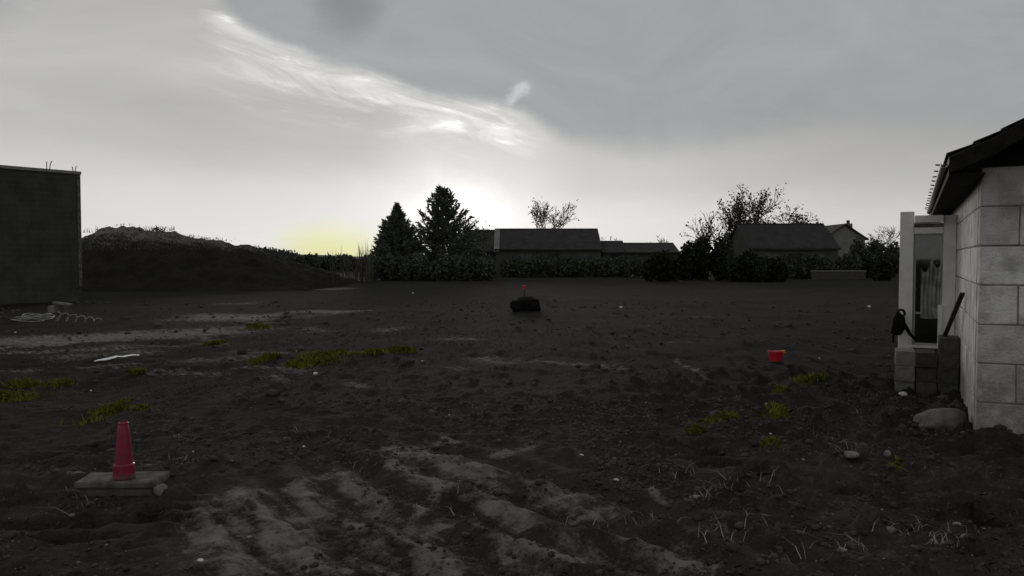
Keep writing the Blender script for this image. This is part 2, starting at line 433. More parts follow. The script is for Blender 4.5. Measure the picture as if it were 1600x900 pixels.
# ------------------------------------------------------------------ geometry helpers
class MB:
    def __init__(s):
        s.v = []
        s.f = []

    def add(s, v, f):
        o = len(s.v)
        s.v += [tuple(p) for p in v]
        s.f += [tuple(i + o for i in q) for q in f]
        return s

    def box(s, x0, x1, y0, y1, z0, z1):
        v = [(x0, y0, z0), (x1, y0, z0), (x1, y1, z0), (x0, y1, z0), (x0, y0, z1), (x1, y0, z1), (x1, y1, z1), (x0, y1, z1)]
        f = [(0, 3, 2, 1), (4, 5, 6, 7), (0, 1, 5, 4), (1, 2, 6, 5), (2, 3, 7, 6), (3, 0, 4, 7)]
        return s.add(v, f)

    def prism(s, poly, y0, y1):
        """poly of (x,z), extruded in y"""
        n = len(poly)
        v = [(p[0], y0, p[1]) for p in poly] + [(p[0], y1, p[1]) for p in poly]
        f = [tuple(range(n)), tuple(range(2 * n - 1, n - 1, -1))]
        for i in range(n):
            j = (i + 1) % n
            f.append((j, i, i + n, j + n))
        return s.add(v, f)

    def prismx(s, poly, x0, x1):
        """poly of (y,z), extruded in x"""
        n = len(poly)
        v = [(x0, p[0], p[1]) for p in poly] + [(x1, p[0], p[1]) for p in poly]
        f = [tuple(range(n - 1, -1, -1)), tuple(range(n, 2 * n))]
        for i in range(n):
            j = (i + 1) % n
            f.append((i, j, j + n, i + n))
        return s.add(v, f)

    def tube(s, P, rad, n=6, cap=True):
        P = [Vector(p) for p in P]
        if not hasattr(rad, '__len__'): rad = [rad] * len(P)
        o = len(s.v)
        ref = None
        for i, p in enumerate(P):
            d = (P[min(i + 1, len(P) - 1)] - P[max(i - 1, 0)])
            if d.length < 1e-9: d = Vector((0, 0, 1))
            d.normalize()
            if ref is None or abs(ref.dot(d)) > 0.95:
                ref = Vector((0, 0, 1)) if abs(d.z) < 0.9 else Vector((1, 0, 0))
            a = d.cross(ref).normalized()
            bb = d.cross(a).normalized()
            ref = -bb.cross(d).cross(d) if False else ref
            for k in range(n):
                an = 2 * math.pi * k / n
                s.v.append(tuple(p + a * (math.cos(an) * rad[i]) + bb * (math.sin(an) * rad[i])))
        for i in range(len(P) - 1):
            for k in range(n):
                k2 = (k + 1) % n
                s.f.append((o + i * n + k, o + i * n + k2, o + (i + 1) * n + k2, o + (i + 1) * n + k))
        if cap:
            s.f.append(tuple(o + k for k in range(n - 1, -1, -1)))
            e = o + (len(P) - 1) * n
            s.f.append(tuple(e + k for k in range(n)))
        return s

    def lathe(s, prof, n=20, cx=0, cy=0):
        o = len(s.v)
        for (r, z) in prof:
            for k in range(n):
                an = 2 * math.pi * k / n
                s.v.append((cx + r * math.cos(an), cy + r * math.sin(an), z))
        for i in range(len(prof) - 1):
            for k in range(n):
                k2 = (k + 1) % n
                s.f.append((o + i * n + k, o + i * n + k2, o + (i + 1) * n + k2, o + (i + 1) * n + k))
        return s

    def mesh(s, name, m_, smooth=False, bevel=0.0, jitter=0.0, seed=0):
        me = bpy.data.meshes.new(name)
        me.from_pydata(s.v, [], s.f)
        if bevel or jitter:
            bm = bmesh.new(); bm.from_mesh(me)
            if bevel:
                bmesh.ops.bevel(bm, geom=list(bm.edges), offset=bevel, segments=1, affect='EDGES', clamp_overlap=True)
            if jitter:
                rr = random.Random(seed)
                for v in bm.verts:
                    v.co += Vector((rr.uniform(-1, 1), rr.uniform(-1, 1), rr.uniform(-1, 1))) * jitter
            bmesh.ops.recalc_face_normals(bm, faces=list(bm.faces))
            bm.to_mesh(me); bm.free()
        if m_: me.materials.append(m_)
        if smooth:
            me.polygons.foreach_set('use_smooth', [True] * len(me.polygons))
        me.update()
        return me

    def build(s, name, m_, parent=None, **kw):
        return link(name, s.mesh(name, m_, **kw), parent)


def link(name, data, parent=None, loc=None):
    o = bpy.data.objects.new(name, data)
    C.objects.link(o)
    if parent is not None: o.parent = parent
    if loc is not None: o.location = loc
    return o


def tag(o, label=None, cat=None, group=None, kind=None):
    if label: o['label'] = label
    if cat: o['category'] = cat
    if group: o['group'] = group
    if kind: o['kind'] = kind
    return o


def empty(name, loc=(0, 0, 0), rz=0.0):
    o = bpy.data.objects.new(name, None)
    C.objects.link(o)
    o.empty_display_size = 0.2
    o.location = loc
    o.rotation_euler = (0, 0, rz)
    return o


def np_mesh(name, verts, nper, m_):
    """verts (N*nper,3): N loose polygons of nper corners"""
    me = bpy.data.meshes.new(name)
    n = len(verts) // nper
    me.vertices.add(len(verts))
    me.vertices.foreach_set('co', np.ascontiguousarray(verts, dtype=np.float32).ravel())
    me.loops.add(len(verts))
    me.loops.foreach_set('vertex_index', np.arange(len(verts), dtype=np.int32))
    me.polygons.add(n)
    me.polygons.foreach_set('loop_start', np.arange(0, n * nper, nper, dtype=np.int32))
    me.update(calc_edges=True)
    me.validate()
    if m_: me.materials.append(m_)
    return me


def unit(a):
    return a / np.maximum(np.linalg.norm(a, axis=1, keepdims=True), 1e-9)


def leaf_quads(P, size, rng, dirs=None, aspect=0.55, jit=0.35):
    """diamond leaves around points P; size scalar or array"""
    n = len(P)
    size = np.broadcast_to(np.asarray(size, float), (n,))
    size = size * rng.uniform(1 - jit, 1 + jit, n)
    if dirs is None:
        d = unit(rng.normal(size=(n, 3)))
    else:
        d = unit(dirs + rng.normal(size=(n, 3)) * 0.35)
    s_ = unit(np.cross(d, unit(rng.normal(size=(n, 3)))))
    a = d * size[:, None]
    w = s_ * (size * aspect * 0.5)[:, None]
    V = np.stack([P, P + a * 0.45 + w, P + a, P + a * 0.45 - w], axis=1).reshape(-1, 3)
    return V


# value noise
_rs = np.random.RandomState(7)
_tab = _rs.rand(256, 256)


def vnoise(x, y):
    xi = np.floor(x).astype(np.int64); yi = np.floor(y).astype(np.int64)
    fx = x - xi; fy = y - yi
    fx = fx * fx * (3 - 2 * fx); fy = fy * fy * (3 - 2 * fy)
    h = lambda i, j: _tab[i & 255, j & 255]
    return (h(xi, yi) * (1 - fx) + h(xi + 1, yi) * fx) * (1 - fy) + (h(xi, yi + 1) * (1 - fx) + h(xi + 1, yi + 1) * fx) * fy


def fbm(x, y, oct=4, off=0.0):
    v = 0; a = 0.5; tot_ = 0
    ca_, sa_ = math.cos(0.6), math.sin(0.6)
    x = x + off * 17.3; y = y + off * 9.1
    for i in range(oct):
        v = v + a * vnoise(x, y); tot_ += a
        x, y = (x * ca_ - y * sa_) * 2.03 + 11.7, (x * sa_ + y * ca_) * 2.03 + 5.3
        a *= 0.5
    return v / tot_ - 0.5


def smooth01(x):
    x = np.clip(x, 0, 1)
    return x * x * (3 - 2 * x)


# ------------------------------------------------------------------ layout constants
HA = R(26.5)                                   # heading of the half-built house on the right
HP = Vector((4.09, 7.05, 0.0))                 # its near corner
HU = Vector((math.sin(HA), math.cos(HA), 0))   # along its side wall, away from the viewer
HV = Vector((math.cos(HA), -math.sin(HA), 0))  # along its gable wall, to the right


def hl(x, y, z=0.0):
    return HP + HV * x + HU * y + Vector((0, 0, z))


# pale (dry, compacted) ground: capsules given as ground points seen at these photo pixels
pale_px = [
    # foreground machine tracks
    ((372, 772), (365, 895), .17), ((330, 835), (300, 890), .10), ((420, 800), (440, 890), .10), ((350, 800), (390, 870), .16),
    ((440, 765), (420, 770), .10), ((470, 760), (480, 895), .15), ((500, 742), (545, 752), .10), ((540, 760), (600, 800), .11),
    ((600, 800), (690, 890), .12), ((480, 800), (560, 835), .09), ((600, 700), (700, 690), .14), ((640, 712), (780, 738), .15),
    ((620, 730), (690, 770), .09), ((700, 720), (800, 800), .14), ((790, 715), (820, 705), .10), ((690, 760), (640, 830), .05),
    ((850, 768), (905, 790), .14), ((900, 770), (945, 778), .06), ((915, 805), (965, 802), .08), ((770, 790), (830, 815), .13),
    ((740, 810), (760, 808), .06), ((680, 840), (720, 895), .10), ((830, 850), (900, 870), .14), ((890, 845), (980, 890), .08),
    ((975, 838), (1060, 895), .11), ((1040, 850), (1090, 878), .06), ((800, 860), (850, 890), .07), ((820, 890), (860, 898), .08),
    ((560, 870), (600, 898), .09), ((440, 895), (560, 898), .06), ((1060, 880), (1075, 898), .08), ((960, 745), (970, 752), .05),
    ((1010, 770), (1040, 785), .05), ((660, 690), (640, 695), .12), ((520, 785), (480, 770), .09), ((1100, 830), (1120, 835), .07),
    # packed strip on the left
    ((-120, 560), (60, 537), .45), ((60, 537), (200, 524), .65), ((200, 524), (310, 527), .5), ((120, 560), (215, 553), .45),
    ((-60, 555), (40, 552), .4), ((-100, 585), (60, 575), .18), ((150, 572), (190, 572), .25), ((310, 525), (340, 540), .2),
    ((260, 500), (330, 499), .35), ((335, 492), (390, 497), .8), ((330, 513), (425, 512), .4), ((380, 502), (430, 505), .3),
    ((300, 565), (400, 562), .35), ((380, 550), (440, 555), .3), ((250, 580), (330, 585), .25), ((400, 575), (470, 580), .3),
    ((345, 475), (390, 472), .5), ((470, 487), (545, 488), .7), ((480, 452), (525, 451), 1.0), ((470, 495), (490, 492), .5),
    ((480, 555), (545, 550), .25), ((545, 555), (640, 548), .2), ((590, 517), (610, 512), .5), ((500, 515), (480, 512), .4),
    ((420, 590), (450, 595), .15), ((540, 602), (560, 606), .12), ((740, 560), (790, 568), .28), ((810, 565), (900, 570), .2),
    ((910, 570), (960, 575), .2), ((700, 530), (740, 530), .3), ((700, 575), (720, 578), .2),
    ((20, 532), (330, 520), .95), ((60, 550), (260, 540), .45), ((330, 498), (400, 492), .9), ((1060, 560), (1110, 600), .06),
    ((130, 748), (190, 742), .06), ((215, 728), (260, 720), .05), ((1050, 535), (1080, 535), .2), ((1090, 495), (1120, 495), .3),
    ((1270, 430), (1350, 428), 3.0),
]
moss_px = [
    ((-30, 625), (20, 618), .28), ((35, 603), (70, 601), .20), ((88, 597), (112, 596), .13), ((122, 664), (150, 655), .09),
    ((150, 652), (190, 637), .10), ((190, 632), (225, 640), .06), ((480, 573), (505, 568), .22), ((495, 562), (530, 557), .28),
    ((565, 558), (595, 556), .13), ((615, 551), (640, 550), .16), ((420, 565), (428, 563), .13), ((395, 570), (398, 570), .10),
    ((332, 539), (340, 538), .14), ((402, 513), (405, 512), .2), ((1092, 661), (1110, 658), .07), ((1115, 657), (1145, 655), .08),
    ((1210, 655), (1220, 640), .08), ((1258, 603), (1275, 597), .14), ((1215, 614), (1218, 612), .07), ((1398, 730), (1412, 727), .05),
    ((1200, 700), (1204, 697), .04), ((460, 575), (470, 570), .1), ((215, 583), (220, 583), .08), ((1086, 678), (1090, 677), .04),
]


def capsule_field(x, y, caps, warp=0.0):
    out = np.zeros_like(x)
    for (pa_, pb_, r_) in caps:
        A = g(*pa_); B = g(*pb_)
        m_ = 2.6 * r_ + 0.05
        sel = (x > min(A.x, B.x) - m_) & (x < max(A.x, B.x) + m_) & (y > min(A.y, B.y) - m_) & (y < max(A.y, B.y) + m_)
        if not np.any(sel): continue
        xs, ys = x[sel], y[sel]
        dx, dy = B.x - A.x, B.y - A.y
        L2 = max(dx * dx + dy * dy, 1e-9)
        tt = np.clip(((xs - A.x) * dx + (ys - A.y) * dy) / L2, 0, 1)
        d_ = np.hypot(xs - A.x - tt * dx, ys - A.y - tt * dy)
        wgt = 1.0
        if caps is pale_px and max(pa_[1], pb_[1]) < 612:
            wgt = .86 if r_ >= .6 else .58
        out[sel] = np.maximum(out[sel], wgt * np.exp(-(d_ / r_) ** 2 * .6))
    return out


# hollows and dug spots: photo pixel, half sizes in metres (x, y), depth
holes = [(165, 812, .52, .10, .34), (60, 818, .38, .08, .20), (255, 796, .20, .08, .26), (110, 838, .30, .07, .16),
         (1112, 706, .10, .16, .16), (1135, 722, .22, .10, .20), (1170, 738, .16, .06, .14), (1330, 772, .17, .07, .17),
         (1490, 812, .17, .06, .17), (1535, 822, .14, .06, .15), (1430, 832, .07, .04, .10), (1515, 880, .10, .04, .12),
         (1300, 728, .09, .05, .10), (1340, 720, .10, .05, .10), (1420, 655, .30, .09, .10), (1450, 690, .18, .10, .12), (1490, 705, .2, .15, .16)]


def gh(x, y):
    x = np.asarray(x, float); y = np.asarray(y, float)
    r_ = np.hypot(x, y)
    near = 1 - smooth01((r_ - 14) / 30)
    h = fbm(x / 2.6, y / 2.6, 3) * 0.10
    rough = 0.6 + 0.9 * smooth01((x - 0.6) / 1.6) * (1 - smooth01((y - 9) / 4)) + 0.5 * smooth01((-1.6 - x) / 1.0) * (1 - smooth01((y - 6) / 2))
    h = h + fbm(x / 0.42, y / 0.42, 4, 1) * 0.07 * near * rough
    h = h + fbm(x / 0.11, y / 0.11, 3, 2) * 0.055 * near * rough
    cl = np.clip(fbm(x / 0.16, y / 0.16, 3, 31) - .10, 0, .2)
    h = h + cl * 0.28 * near * rough
    h = h + fbm(x / 1.1, y / 1.1, 3, 33) * 0.11 * smooth01((r_ - 8) / 6) * (1 - smooth01((r_ - 60) / 40))
    # machine tracks running towards the lower right
    s_ = x * 0.8 + y * 0.6
    tr = np.exp(-((x * 0.6 - y * 0.8 + 3.6) / 2.6) ** 2) * np.exp(-((s_ - 3.0) / 1.5) ** 2)
    ph = 2 * math.pi * s_ / 0.42 + fbm(x / 1.1, y / 1.1, 3, 3) * 7
    h = h + np.sin(ph) * 0.040 * tr
    ph2 = 2 * math.pi * (x * 0.6 - y * 0.8) / 0.16 + fbm(x / 0.6, y / 0.6, 2, 5) * 5
    h = h + np.sin(ph2) * 0.007 * tr * (np.sin(ph) > 0.1)
    for (px_, py_, ax, ay, dep) in holes:
        p = g(px_, py_)
        wx = x + fbm(x / 0.2, y / 0.2, 3, 6) * 0.12; wy = y + fbm(x / 0.2, y / 0.2, 3, 7) * 0.12
        q = np.hypot((wx - p.x) / ax, (wy - p.y) / ay)
        h = h - 1.35 * dep * (1 - smooth01((q - 0.65) / 0.45))
    # little banks of soil: beside the slab, against the house, and behind the dug spots
    for (px_, py_, ax, ay, up) in [(205, 742, .5, .18, .05), (1545, 705, .28, .2, .10), (1440, 640, .5, .5, .05), (1120, 690, .3, .1, .05), (1575, 700, .5, .16, .09), (1515, 650, .2, .4, .07), (205, 775, .4, .05, .05),
                                   (1330, 745, .3, .12, .06), (1500, 788, .25, .1, .06), (820, 470, 1.6, .9, .12), (1390, 720, .5, .12, .05)]:
        p = g(px_, py_)
        h = h + up * np.exp(-((x - p.x) / ax) ** 2 - ((y - p.y) / ay) ** 2)
    # level for the concrete slab
    p = g(192, 768)
    lev = 1 - smooth01((np.maximum(np.abs(x - p.x) / 0.34, np.abs(y - p.y) / 0.26) - 0.8) / 0.3)
    h = h * (1 - lev)
    far = smooth01((r_ - 120) / 200)
    h = h * (1 - far)
    return h


def ghs(x, y):
    return float(gh(np.array([x]), np.array([y]))[0])


# ------------------------------------------------------------------ ground sheet
def axis(lo, hi, step, grow, limit):
    a = list(np.arange(lo, hi + step * .5, step))
    v = a[-1]
    while v < limit:
        v += step + grow * (v - hi); a.append(v)
    v = a[0]; pre = []
    while v > -limit:
        v -= step + grow * (lo - v); pre.append(v)
    return np.array(pre[::-1] + a)


def build_ground():
    xs = axis(-3.6, 4.4, 0.032, 0.05, 4000)
    yu = axis(3.3, 7.6, 0.03, 0.032, 4000)
    ypos = yu[yu >= 3.3]
    neg = [3.3]
    while neg[-1] > -4000:
        neg.append(neg[-1] - (0.06 + 0.16 * (3.3 - neg[-1])))
    ys = np.concatenate([np.array(neg[1:][::-1]), ypos])
    X, Y = np.meshgrid(xs, ys)
    Z = gh(X.ravel(), Y.ravel()).reshape(X.shape)
    wx = X + fbm(X / .5, Y / .5, 3, 8) * .25; wy = Y + fbm(X / .5, Y / .5, 3, 9) * .35
    pal = capsule_field(wx.ravel(), wy.ravel(), pale_px)
    xr_, yr_ = X.ravel(), Y.ravel()
    ph_ = 2 * math.pi * (xr_ * .8 + yr_ * .6) / 0.42 + fbm(xr_ / 1.1, yr_ / 1.1, 3, 3) * 7
    ph3 = 2 * math.pi * (xr_ * .8 + yr_ * .6) / 0.17 + fbm(xr_ / .9, yr_ / .9, 3, 13) * 5
    fg_ = 1 - smooth01((yr_ - 7.2) / 1.2)
    pal = pal * (1 - fg_ * .40 * (.5 - .5 * np.sin(ph_)) - fg_ * .14 * (.5 - .5 * np.sin(ph3)))
    mos = capsule_field(wx.ravel(), wy.ravel(), moss_px) * np.clip(.75 + 2.2 * fbm(xr_ / .22, yr_ / .22, 3, 14), 0, 1)
    me = bpy.data.meshes.new('ground')
    nv = X.size
    me.vertices.add(nv)
    me.vertices.foreach_set('co', np.stack([X.ravel(), Y.ravel(), Z.ravel()], 1).astype(np.float32).ravel())
    nr, nc = X.shape
    idx = np.arange(nv).reshape(nr, nc)
    q = np.stack([idx[:-1, :-1], idx[:-1, 1:], idx[1:, 1:], idx[1:, :-1]], -1).reshape(-1, 4)
    me.loops.add(q.size)
    me.loops.foreach_set('vertex_index', q.astype(np.int32).ravel())
    me.polygons.add(len(q))
    me.polygons.foreach_set('loop_start', np.arange(0, q.size, 4, dtype=np.int32))
    me.polygons.foreach_set('use_smooth', np.ones(len(q), dtype=bool))
    me.update(calc_edges=True)
    at_ = me.attributes.new('pale', 'FLOAT', 'POINT'); at_.data.foreach_set('value', pal.astype(np.float32))
    at_ = me.attributes.new('moss', 'FLOAT', 'POINT'); at_.data.foreach_set('value', mos.astype(np.float32))
    me.materials.append(M['ground'])
    return tag(link('ground', me), kind='structure')


build_ground()

# spoil heap on the left, beyond the dark building
mound_prof = [(60, 392), (124, 369), (150, 360), (165, 352), (185, 349), (205, 349), (217, 353), (225, 359), (240, 358), (252, 359),
              (262, 356), (275, 359), (288, 366), (310, 369), (335, 372), (350, 374), (372, 379), (390, 381), (400, 386), (430, 396), (470, 409), (520, 425)]
MY = 47.0


def build_mound():
    px = np.array([p[0] for p in mound_prof], float); py = np.array([p[1] for p in mound_prof], float)
    top = np.array([at(a, b_, MY).z for a, b_ in mound_prof]); tx = np.array([at(a, b_, MY).x for a, b_ in mound_prof])
    xs = np.linspace(tx[0] - 6, tx[-1] + 3, 260); ys = np.linspace(MY - 10, MY + 12, 150)
    X, Y = np.meshgrid(xs, ys)
    T = np.interp(xs, tx, top, left=top[0] - 0.2, right=-0.2)[None, :]
    w = (Y - MY)
    prof = np.where(w < 0, np.clip(1 + w / 7.0, 0, 1) ** 0.8, np.clip(1 - w / 11.0, 0, 1))
    n_ = fbm(X / 1.6, Y / 1.6, 5, 2) * 0.8 * np.clip(-w / 2.0, 0, 1) + fbm(X / .5, Y / .5, 4, 4) * .42
    Z = np.maximum(T, 0) * prof + n_ * np.clip(T, 0, 1) * np.clip(prof * 3, 0, 1) - 0.12
    nv = X.size
    me = bpy.data.meshes.new('earth_mound')
    me.vertices.add(nv)
    me.vertices.foreach_set('co', np.stack([X.ravel(), Y.ravel(), Z.ravel()], 1).astype(np.float32).ravel())
    nr, nc = X.shape
    idx = np.arange(nv).reshape(nr, nc)
    q = np.stack([idx[:-1, :-1], idx[:-1, 1:], idx[1:, 1:], idx[1:, :-1]], -1).reshape(-1, 4)
    me.loops.add(q.size); me.loops.foreach_set('vertex_index', q.astype(np.int32).ravel())
    me.polygons.add(len(q)); me.polygons.foreach_set('loop_start', np.arange(0, q.size, 4, dtype=np.int32))
    me.polygons.foreach_set('use_smooth', np.ones(len(q), dtype=bool))
    me.update(calc_edges=True)
    at_ = me.attributes.new('pale', 'FLOAT', 'POINT')
    # soil colour paler towards the crest and the left shoulder
    pal = 0.42 * smooth01((Z - 1.4) / 1.6) * (1 - smooth01((X + 16.5) / 5)) + 0.25 * smooth01((Z - T * 0.75) / .5)
    at_.data.foreach_set('value', pal.astype(np.float32).ravel())
    me.materials.append(M['ground'])
    return tag(link('earth_mound', me), kind='structure')


build_mound()

# low rise on the horizon to the left
def build_hill():
    xs = np.linspace(-420, 250, 140); ys = np.linspace(300, 620, 30)
    X, Y = np.meshgrid(xs, ys)
    Z = 3.0 * np.exp(-((Y - 460) / 110) ** 2) * (0.8 + fbm(X / 90, Y / 90, 3) * .8) + 2.5 * np.exp(-((X + 150) / 60) ** 2 - ((Y - 450) / 90) ** 2) - 0.5
    v = np.stack([X.ravel(), Y.ravel(), Z.ravel()], 1)
    nr, nc = X.shape
    idx = np.arange(X.size).reshape(nr, nc)
    q = np.stack([idx[:-1, :-1], idx[:-1, 1:], idx[1:, 1:], idx[1:, :-1]], -1).reshape(-1, 4)
    me = bpy.data.meshes.new('hill'); me.from_pydata(v.tolist(), [], q.tolist())
    me.materials.append(M['far_wood'])
    tag(link('hill', me), kind='structure')


build_hill()


# ------------------------------------------------------------------ half-built block house on the right
def build_right_house():
    root = empty('block_house', HP, -HA)
    tag(root, 'half-built house of pale blocks with dark overhanging roof and glazed bay', 'house')
    CH = 0.3433
    LEN, WID, NC = 8.4, 4.8, 7
    J = 0.012
    MB().box(0.012, WID, 0.012, LEN, -0.4, 2.403).build('mortar_core', M['mortar'], root)
    variants = {}

    def blockmesh(kind, i):
        key = (kind, i)
        if key not in variants:
            L, D = {'full': (0.6, 0.2), 'half': (0.3, 0.2)}[kind]
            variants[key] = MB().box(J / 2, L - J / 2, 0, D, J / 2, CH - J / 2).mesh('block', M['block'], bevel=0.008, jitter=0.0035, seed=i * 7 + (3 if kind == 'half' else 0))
        return variants[key]

    rr = random.Random(3)

    def put(kind, loc, rz):
        o = link('block', blockmesh(kind, rr.randrange(4)), root)
        o.location = (loc[0], loc[1], loc[2]); o.rotation_euler = (0, 0, rz)

    for c in range(NC):
        z = c * CH
        odd = c % 2
        # gable courses (local x along the wall); corner blocks alternate with the side wall
        x = 0.0
        first = 'half' if odd else 'full'
        seq = []
        while x < WID - 0.31:
            k = first if x == 0 else 'full'
            seq.append((k, x)); x += 0.3 if k == 'half' else 0.6
        for (k, xx) in seq:
            put(k, (xx, rr.uniform(-.002, .002), z), 0.0)
        # side-wall courses: local y along, face at x=0
        y = 0.2
        first = 'full' if odd else 'half'
        n = 0
        while y < LEN - 0.3:
            k = first if n == 0 else 'full'
            L = 0.3 if k == 'half' else 0.6
            # rotated +90: block local x -> +y, block local y (depth) -> -x ; shift by depth so the face sits at x=0
            o = link('block', blockmesh(k, rr.randrange(4)), root)
            o.location = (0.2 + rr.uniform(-.002, .002), y, z); o.rotation_euler = (0, 0, math.pi / 2)
            y += L; n += 1
    # roof: ridge parallel to the side wall
    e, vg, zt = 0.264, 0.63, 2.44
    m1, m2 = 0.43, 0.57
    xr = WID / 2
    th = 0.09
    zk = zt + m1 * 0.30
    zr = zk + m2 * (xr + e - 0.30)
    y0, y1 = -vg, LEN + 0.4
    top = [(-e, zt), (-e + 0.30, zk), (xr, zr), (WID + e - 0.30, zk), (WID + e, zt)]
    bot = [(x, z - th) for x, z in top]
    roof = MB().prism(top + bot[::-1], y0, y1).build('roof', M['roof_dark'], root)
    # slate courses lapped on the slope
    for side in (0, 1):
        for i in range(14):
            f0 = i / 14.0
            xa = -e + (xr + e) * f0 - 0.02; xb = -e + (xr + e) * (f0 + 1 / 14.0) + 0.03
            def zz(x): return zt + m1 * (x + e) if x < -e + .3 else zk + m2 * (x + e - .3)
            poly = [(xa, zz(xa) + 0.028), (xb, zz(xb) + 0.006), (xb, zz(xb) + 0.014), (xa, zz(xa) + 0.036)]
            if side: poly = [(WID - x, z) for x, z in poly][::-1]
            MB().prism(poly, y0 - 0.01, y1 + 0.01).build('slate_course', M['roof_dark'], roof)
    # barge boards on the near gable
    for side in (0, 1):
        poly = [(-e, zt - th - 0.05), (-e + .3, zk - th - 0.05), (xr, zr - th - 0.05), (xr, zr - 0.01), (-e + .3, zk - 0.01), (-e, zt - 0.01)]
        if side: poly = [(WID - x, z) for x, z in poly][::-1]
        MB().prism(poly, y0 - 0.024, y0 - 0.002).build('barge_board', M['cladding'], root)
    # purlin ends and rafters under the verge overhang
    for x in (0.55, 1.25, 1.95, 2.85, 3.55, 4.25):
        xx = min(x, WID - x)
        z = (zk + m2 * (xx + e - .3)) - th - 0.02
        MB().box(x - .04, x + .04, y0 + 0.02, 0.25, z - .16, z).build('purlin', M['cladding'], root)
    # eaves: fascia, soffit board, gutter with brackets
    MB().box(-e, -e + 0.022, y0 + .003, y1 - .003, zt - th - 0.07, zt - th - 0.002).build('fascia', M['cladding'], root)
    MB().box(-e + 0.025, 0.0, y0 + .01, y1 - .01, zt - th - 0.062, zt - th - 0.05).build('soffit', M['cladding'], root)
    gb_ = MB()
    n = 9
    pr = []
    for k in range(n):
        a = math.pi + math.pi * k / (n - 1)
        pr.append((math.cos(a) * 0.05, math.sin(a) * 0.05))
    for k in range(n - 1, -1, -1):
        a = math.pi + math.pi * k / (n - 1)
        pr.append((math.cos(a) * 0.045, math.sin(a) * 0.045 + 0.002))
    gb_.prism([(-e - 0.030 + x * .62, zt - 0.055 + z * .8) for x, z in pr], y0 - 0.02, 6.9)
    gut = gb_.build('gutter', M['gutter'], root)
    yy = y0 + 0.35
    while yy < 6.9:
        mb = MB()
        mb.tube([(-e, yy, zt - 0.03), (-e - 0.04, yy, zt - 0.035), (-e - 0.075, yy, zt - 0.03), (-e - 0.092, yy, zt - 0.026 + rr.uniform(-.01, .015))], [.008, .008, .008, .006], 5)
        mb.build('bracket', M['gutter'], gut)
        yy += 0.52 + rr.uniform(-.04, .04)
    # dark horizontal boarding in the gable triangle
    z = 2.405
    i = 0
    while z < zr - 0.2:
        hgt = 0.15
        def xat(zv):
            zv = zv + th
            return max(0.0, -e + (zv - zt) / m1) if zv < zk else -e + .3 + (zv - zk) / m2
        xa = max(0.0, xat(z)); xb = max(0.0, xat(z + hgt))
        if xb < xr - .05:
            poly = [(xa, z), (WID - xa, z), (WID - xb, z + hgt - .008), (xb, z + hgt - .008)]
            MB().prism(poly, -0.022 + rr.uniform(-.004, .004), 0.02).build('board', M['cladding'], root)
        z += hgt; i += 1
    MB().prism([(0.02, 2.403), (WID - .02, 2.403), (xr, zr - th - .01)], 0.021, 0.12).build('gable_backing', M['cladding'], root)
    # bay: front face at local y = 4.0, projecting to x = -0.68
    FY, BX = 4.0, -0.68
    wx0, wx1, wz0, wz1 = -0.507, -0.157, 0.44, 1.944
    MB().box(BX, wx0, FY, FY + .14, -0.2, 2.243).build('bay_pillar', M['render_pale'], root, bevel=0.008, jitter=0.002)
    MB().box(wx1, -0.004, FY + 0.004, FY + .14, -0.2, 2.185).build('bay_pier', M['render_pale'], root, bevel=0.006, jitter=0.002)
    MB().box(wx0 + .002, wx1 - .002, FY + .002, FY + .14, wz1, 2.09).build('bay_lintel', M['render_pale'], root)
    MB().box(wx0 + .002, wx1 - .002, FY + .006, FY + .14, -0.2, wz0 - .03).build('bay_apron', M['dark_block'], root)
    MB().box(BX, BX + .14, FY + .142, FY + 2.3, -0.2, 2.18).build('bay_flank', M['render_pale'], root)
    MB().box(BX - .0, -0.004, FY + 2.302, FY + 2.44, -0.2, 2.18).build('bay_back', M['render_pale'], root)
    # bay roof: sloping slab whose edge shows over the lintel
    rp = MB()
    rp.prismx([(FY - .05, 2.092), (FY + 2.5, 2.19), (FY + 2.5, 2.26), (FY - .05, 2.185)], wx0 + .004, wx1 - .004)
    rp.build('bay_roof', M['render_pale'], root)
    MB().box(BX + .16, -.01, FY + .142, FY + 2.3, 2.0, 2.09).build('bay_ceiling', M['interior'], root)
    MB().box(wx0 + .004, wx1 - .004, FY - .012, FY + .001, 2.03, 2.075).build('bay_beam', M['concrete'], root)
    # window of the bay
    win = MB()
    fw, fy0, fy1 = .028, FY + .035, FY + .09
    win.box(wx0 + .003, wx0 + fw, fy0, fy1, wz0, wz1 - .003)
    win.box(wx1 - fw, wx1 - .003, fy0, fy1, wz0, wz1 - .003)
    win.box(wx0 + fw + .001, wx1 - fw - .001, fy0, fy1, wz1 - fw - .003, wz1 - .004)
    win.box(wx0 + fw + .001, wx1 - fw - .001, fy0, fy1, wz0 + .001, wz0 + fw)
    win.box(wx0 + fw + .001, wx1 - fw - .001, fy0 + .006, fy1 - .006, 0.86, 0.886)
    w_o = win.build('window', M['frame'], root)
    MB().box(wx0 + fw, wx1 - fw, fy0 + .02, fy0 + .026, 0.887, wz1 - fw - .005).build('pane', M['glass'], w_o)
    MB().box(wx0 + fw, wx1 - fw, fy0 + .02, fy0 + .026, wz0 + fw, 0.858).build('pane', M['glass'], w_o)
    MB().box(wx0 - .02, wx1 + .012, FY - .03, FY + .034, wz0 - .034, wz0 - .001).build('sill', M['render_pale'], w_o, bevel=.005)
    MB().box(wx1 - .05, wx1 + .006, FY - .012, FY + .034, wz0, 0.99).build('jamb_strip', M['render_pale'], w_o)
    MB().box(wx0 - .012, wx0 + .012, FY - .02, FY - .001, 0.20, wz0 - .036).build('sill_bracket', M['render_pale'], w_o)
    # crumpled pale plastic sheet hung inside the glass
    sh = MB()
    nx, nz = 26, 18
    vs = []
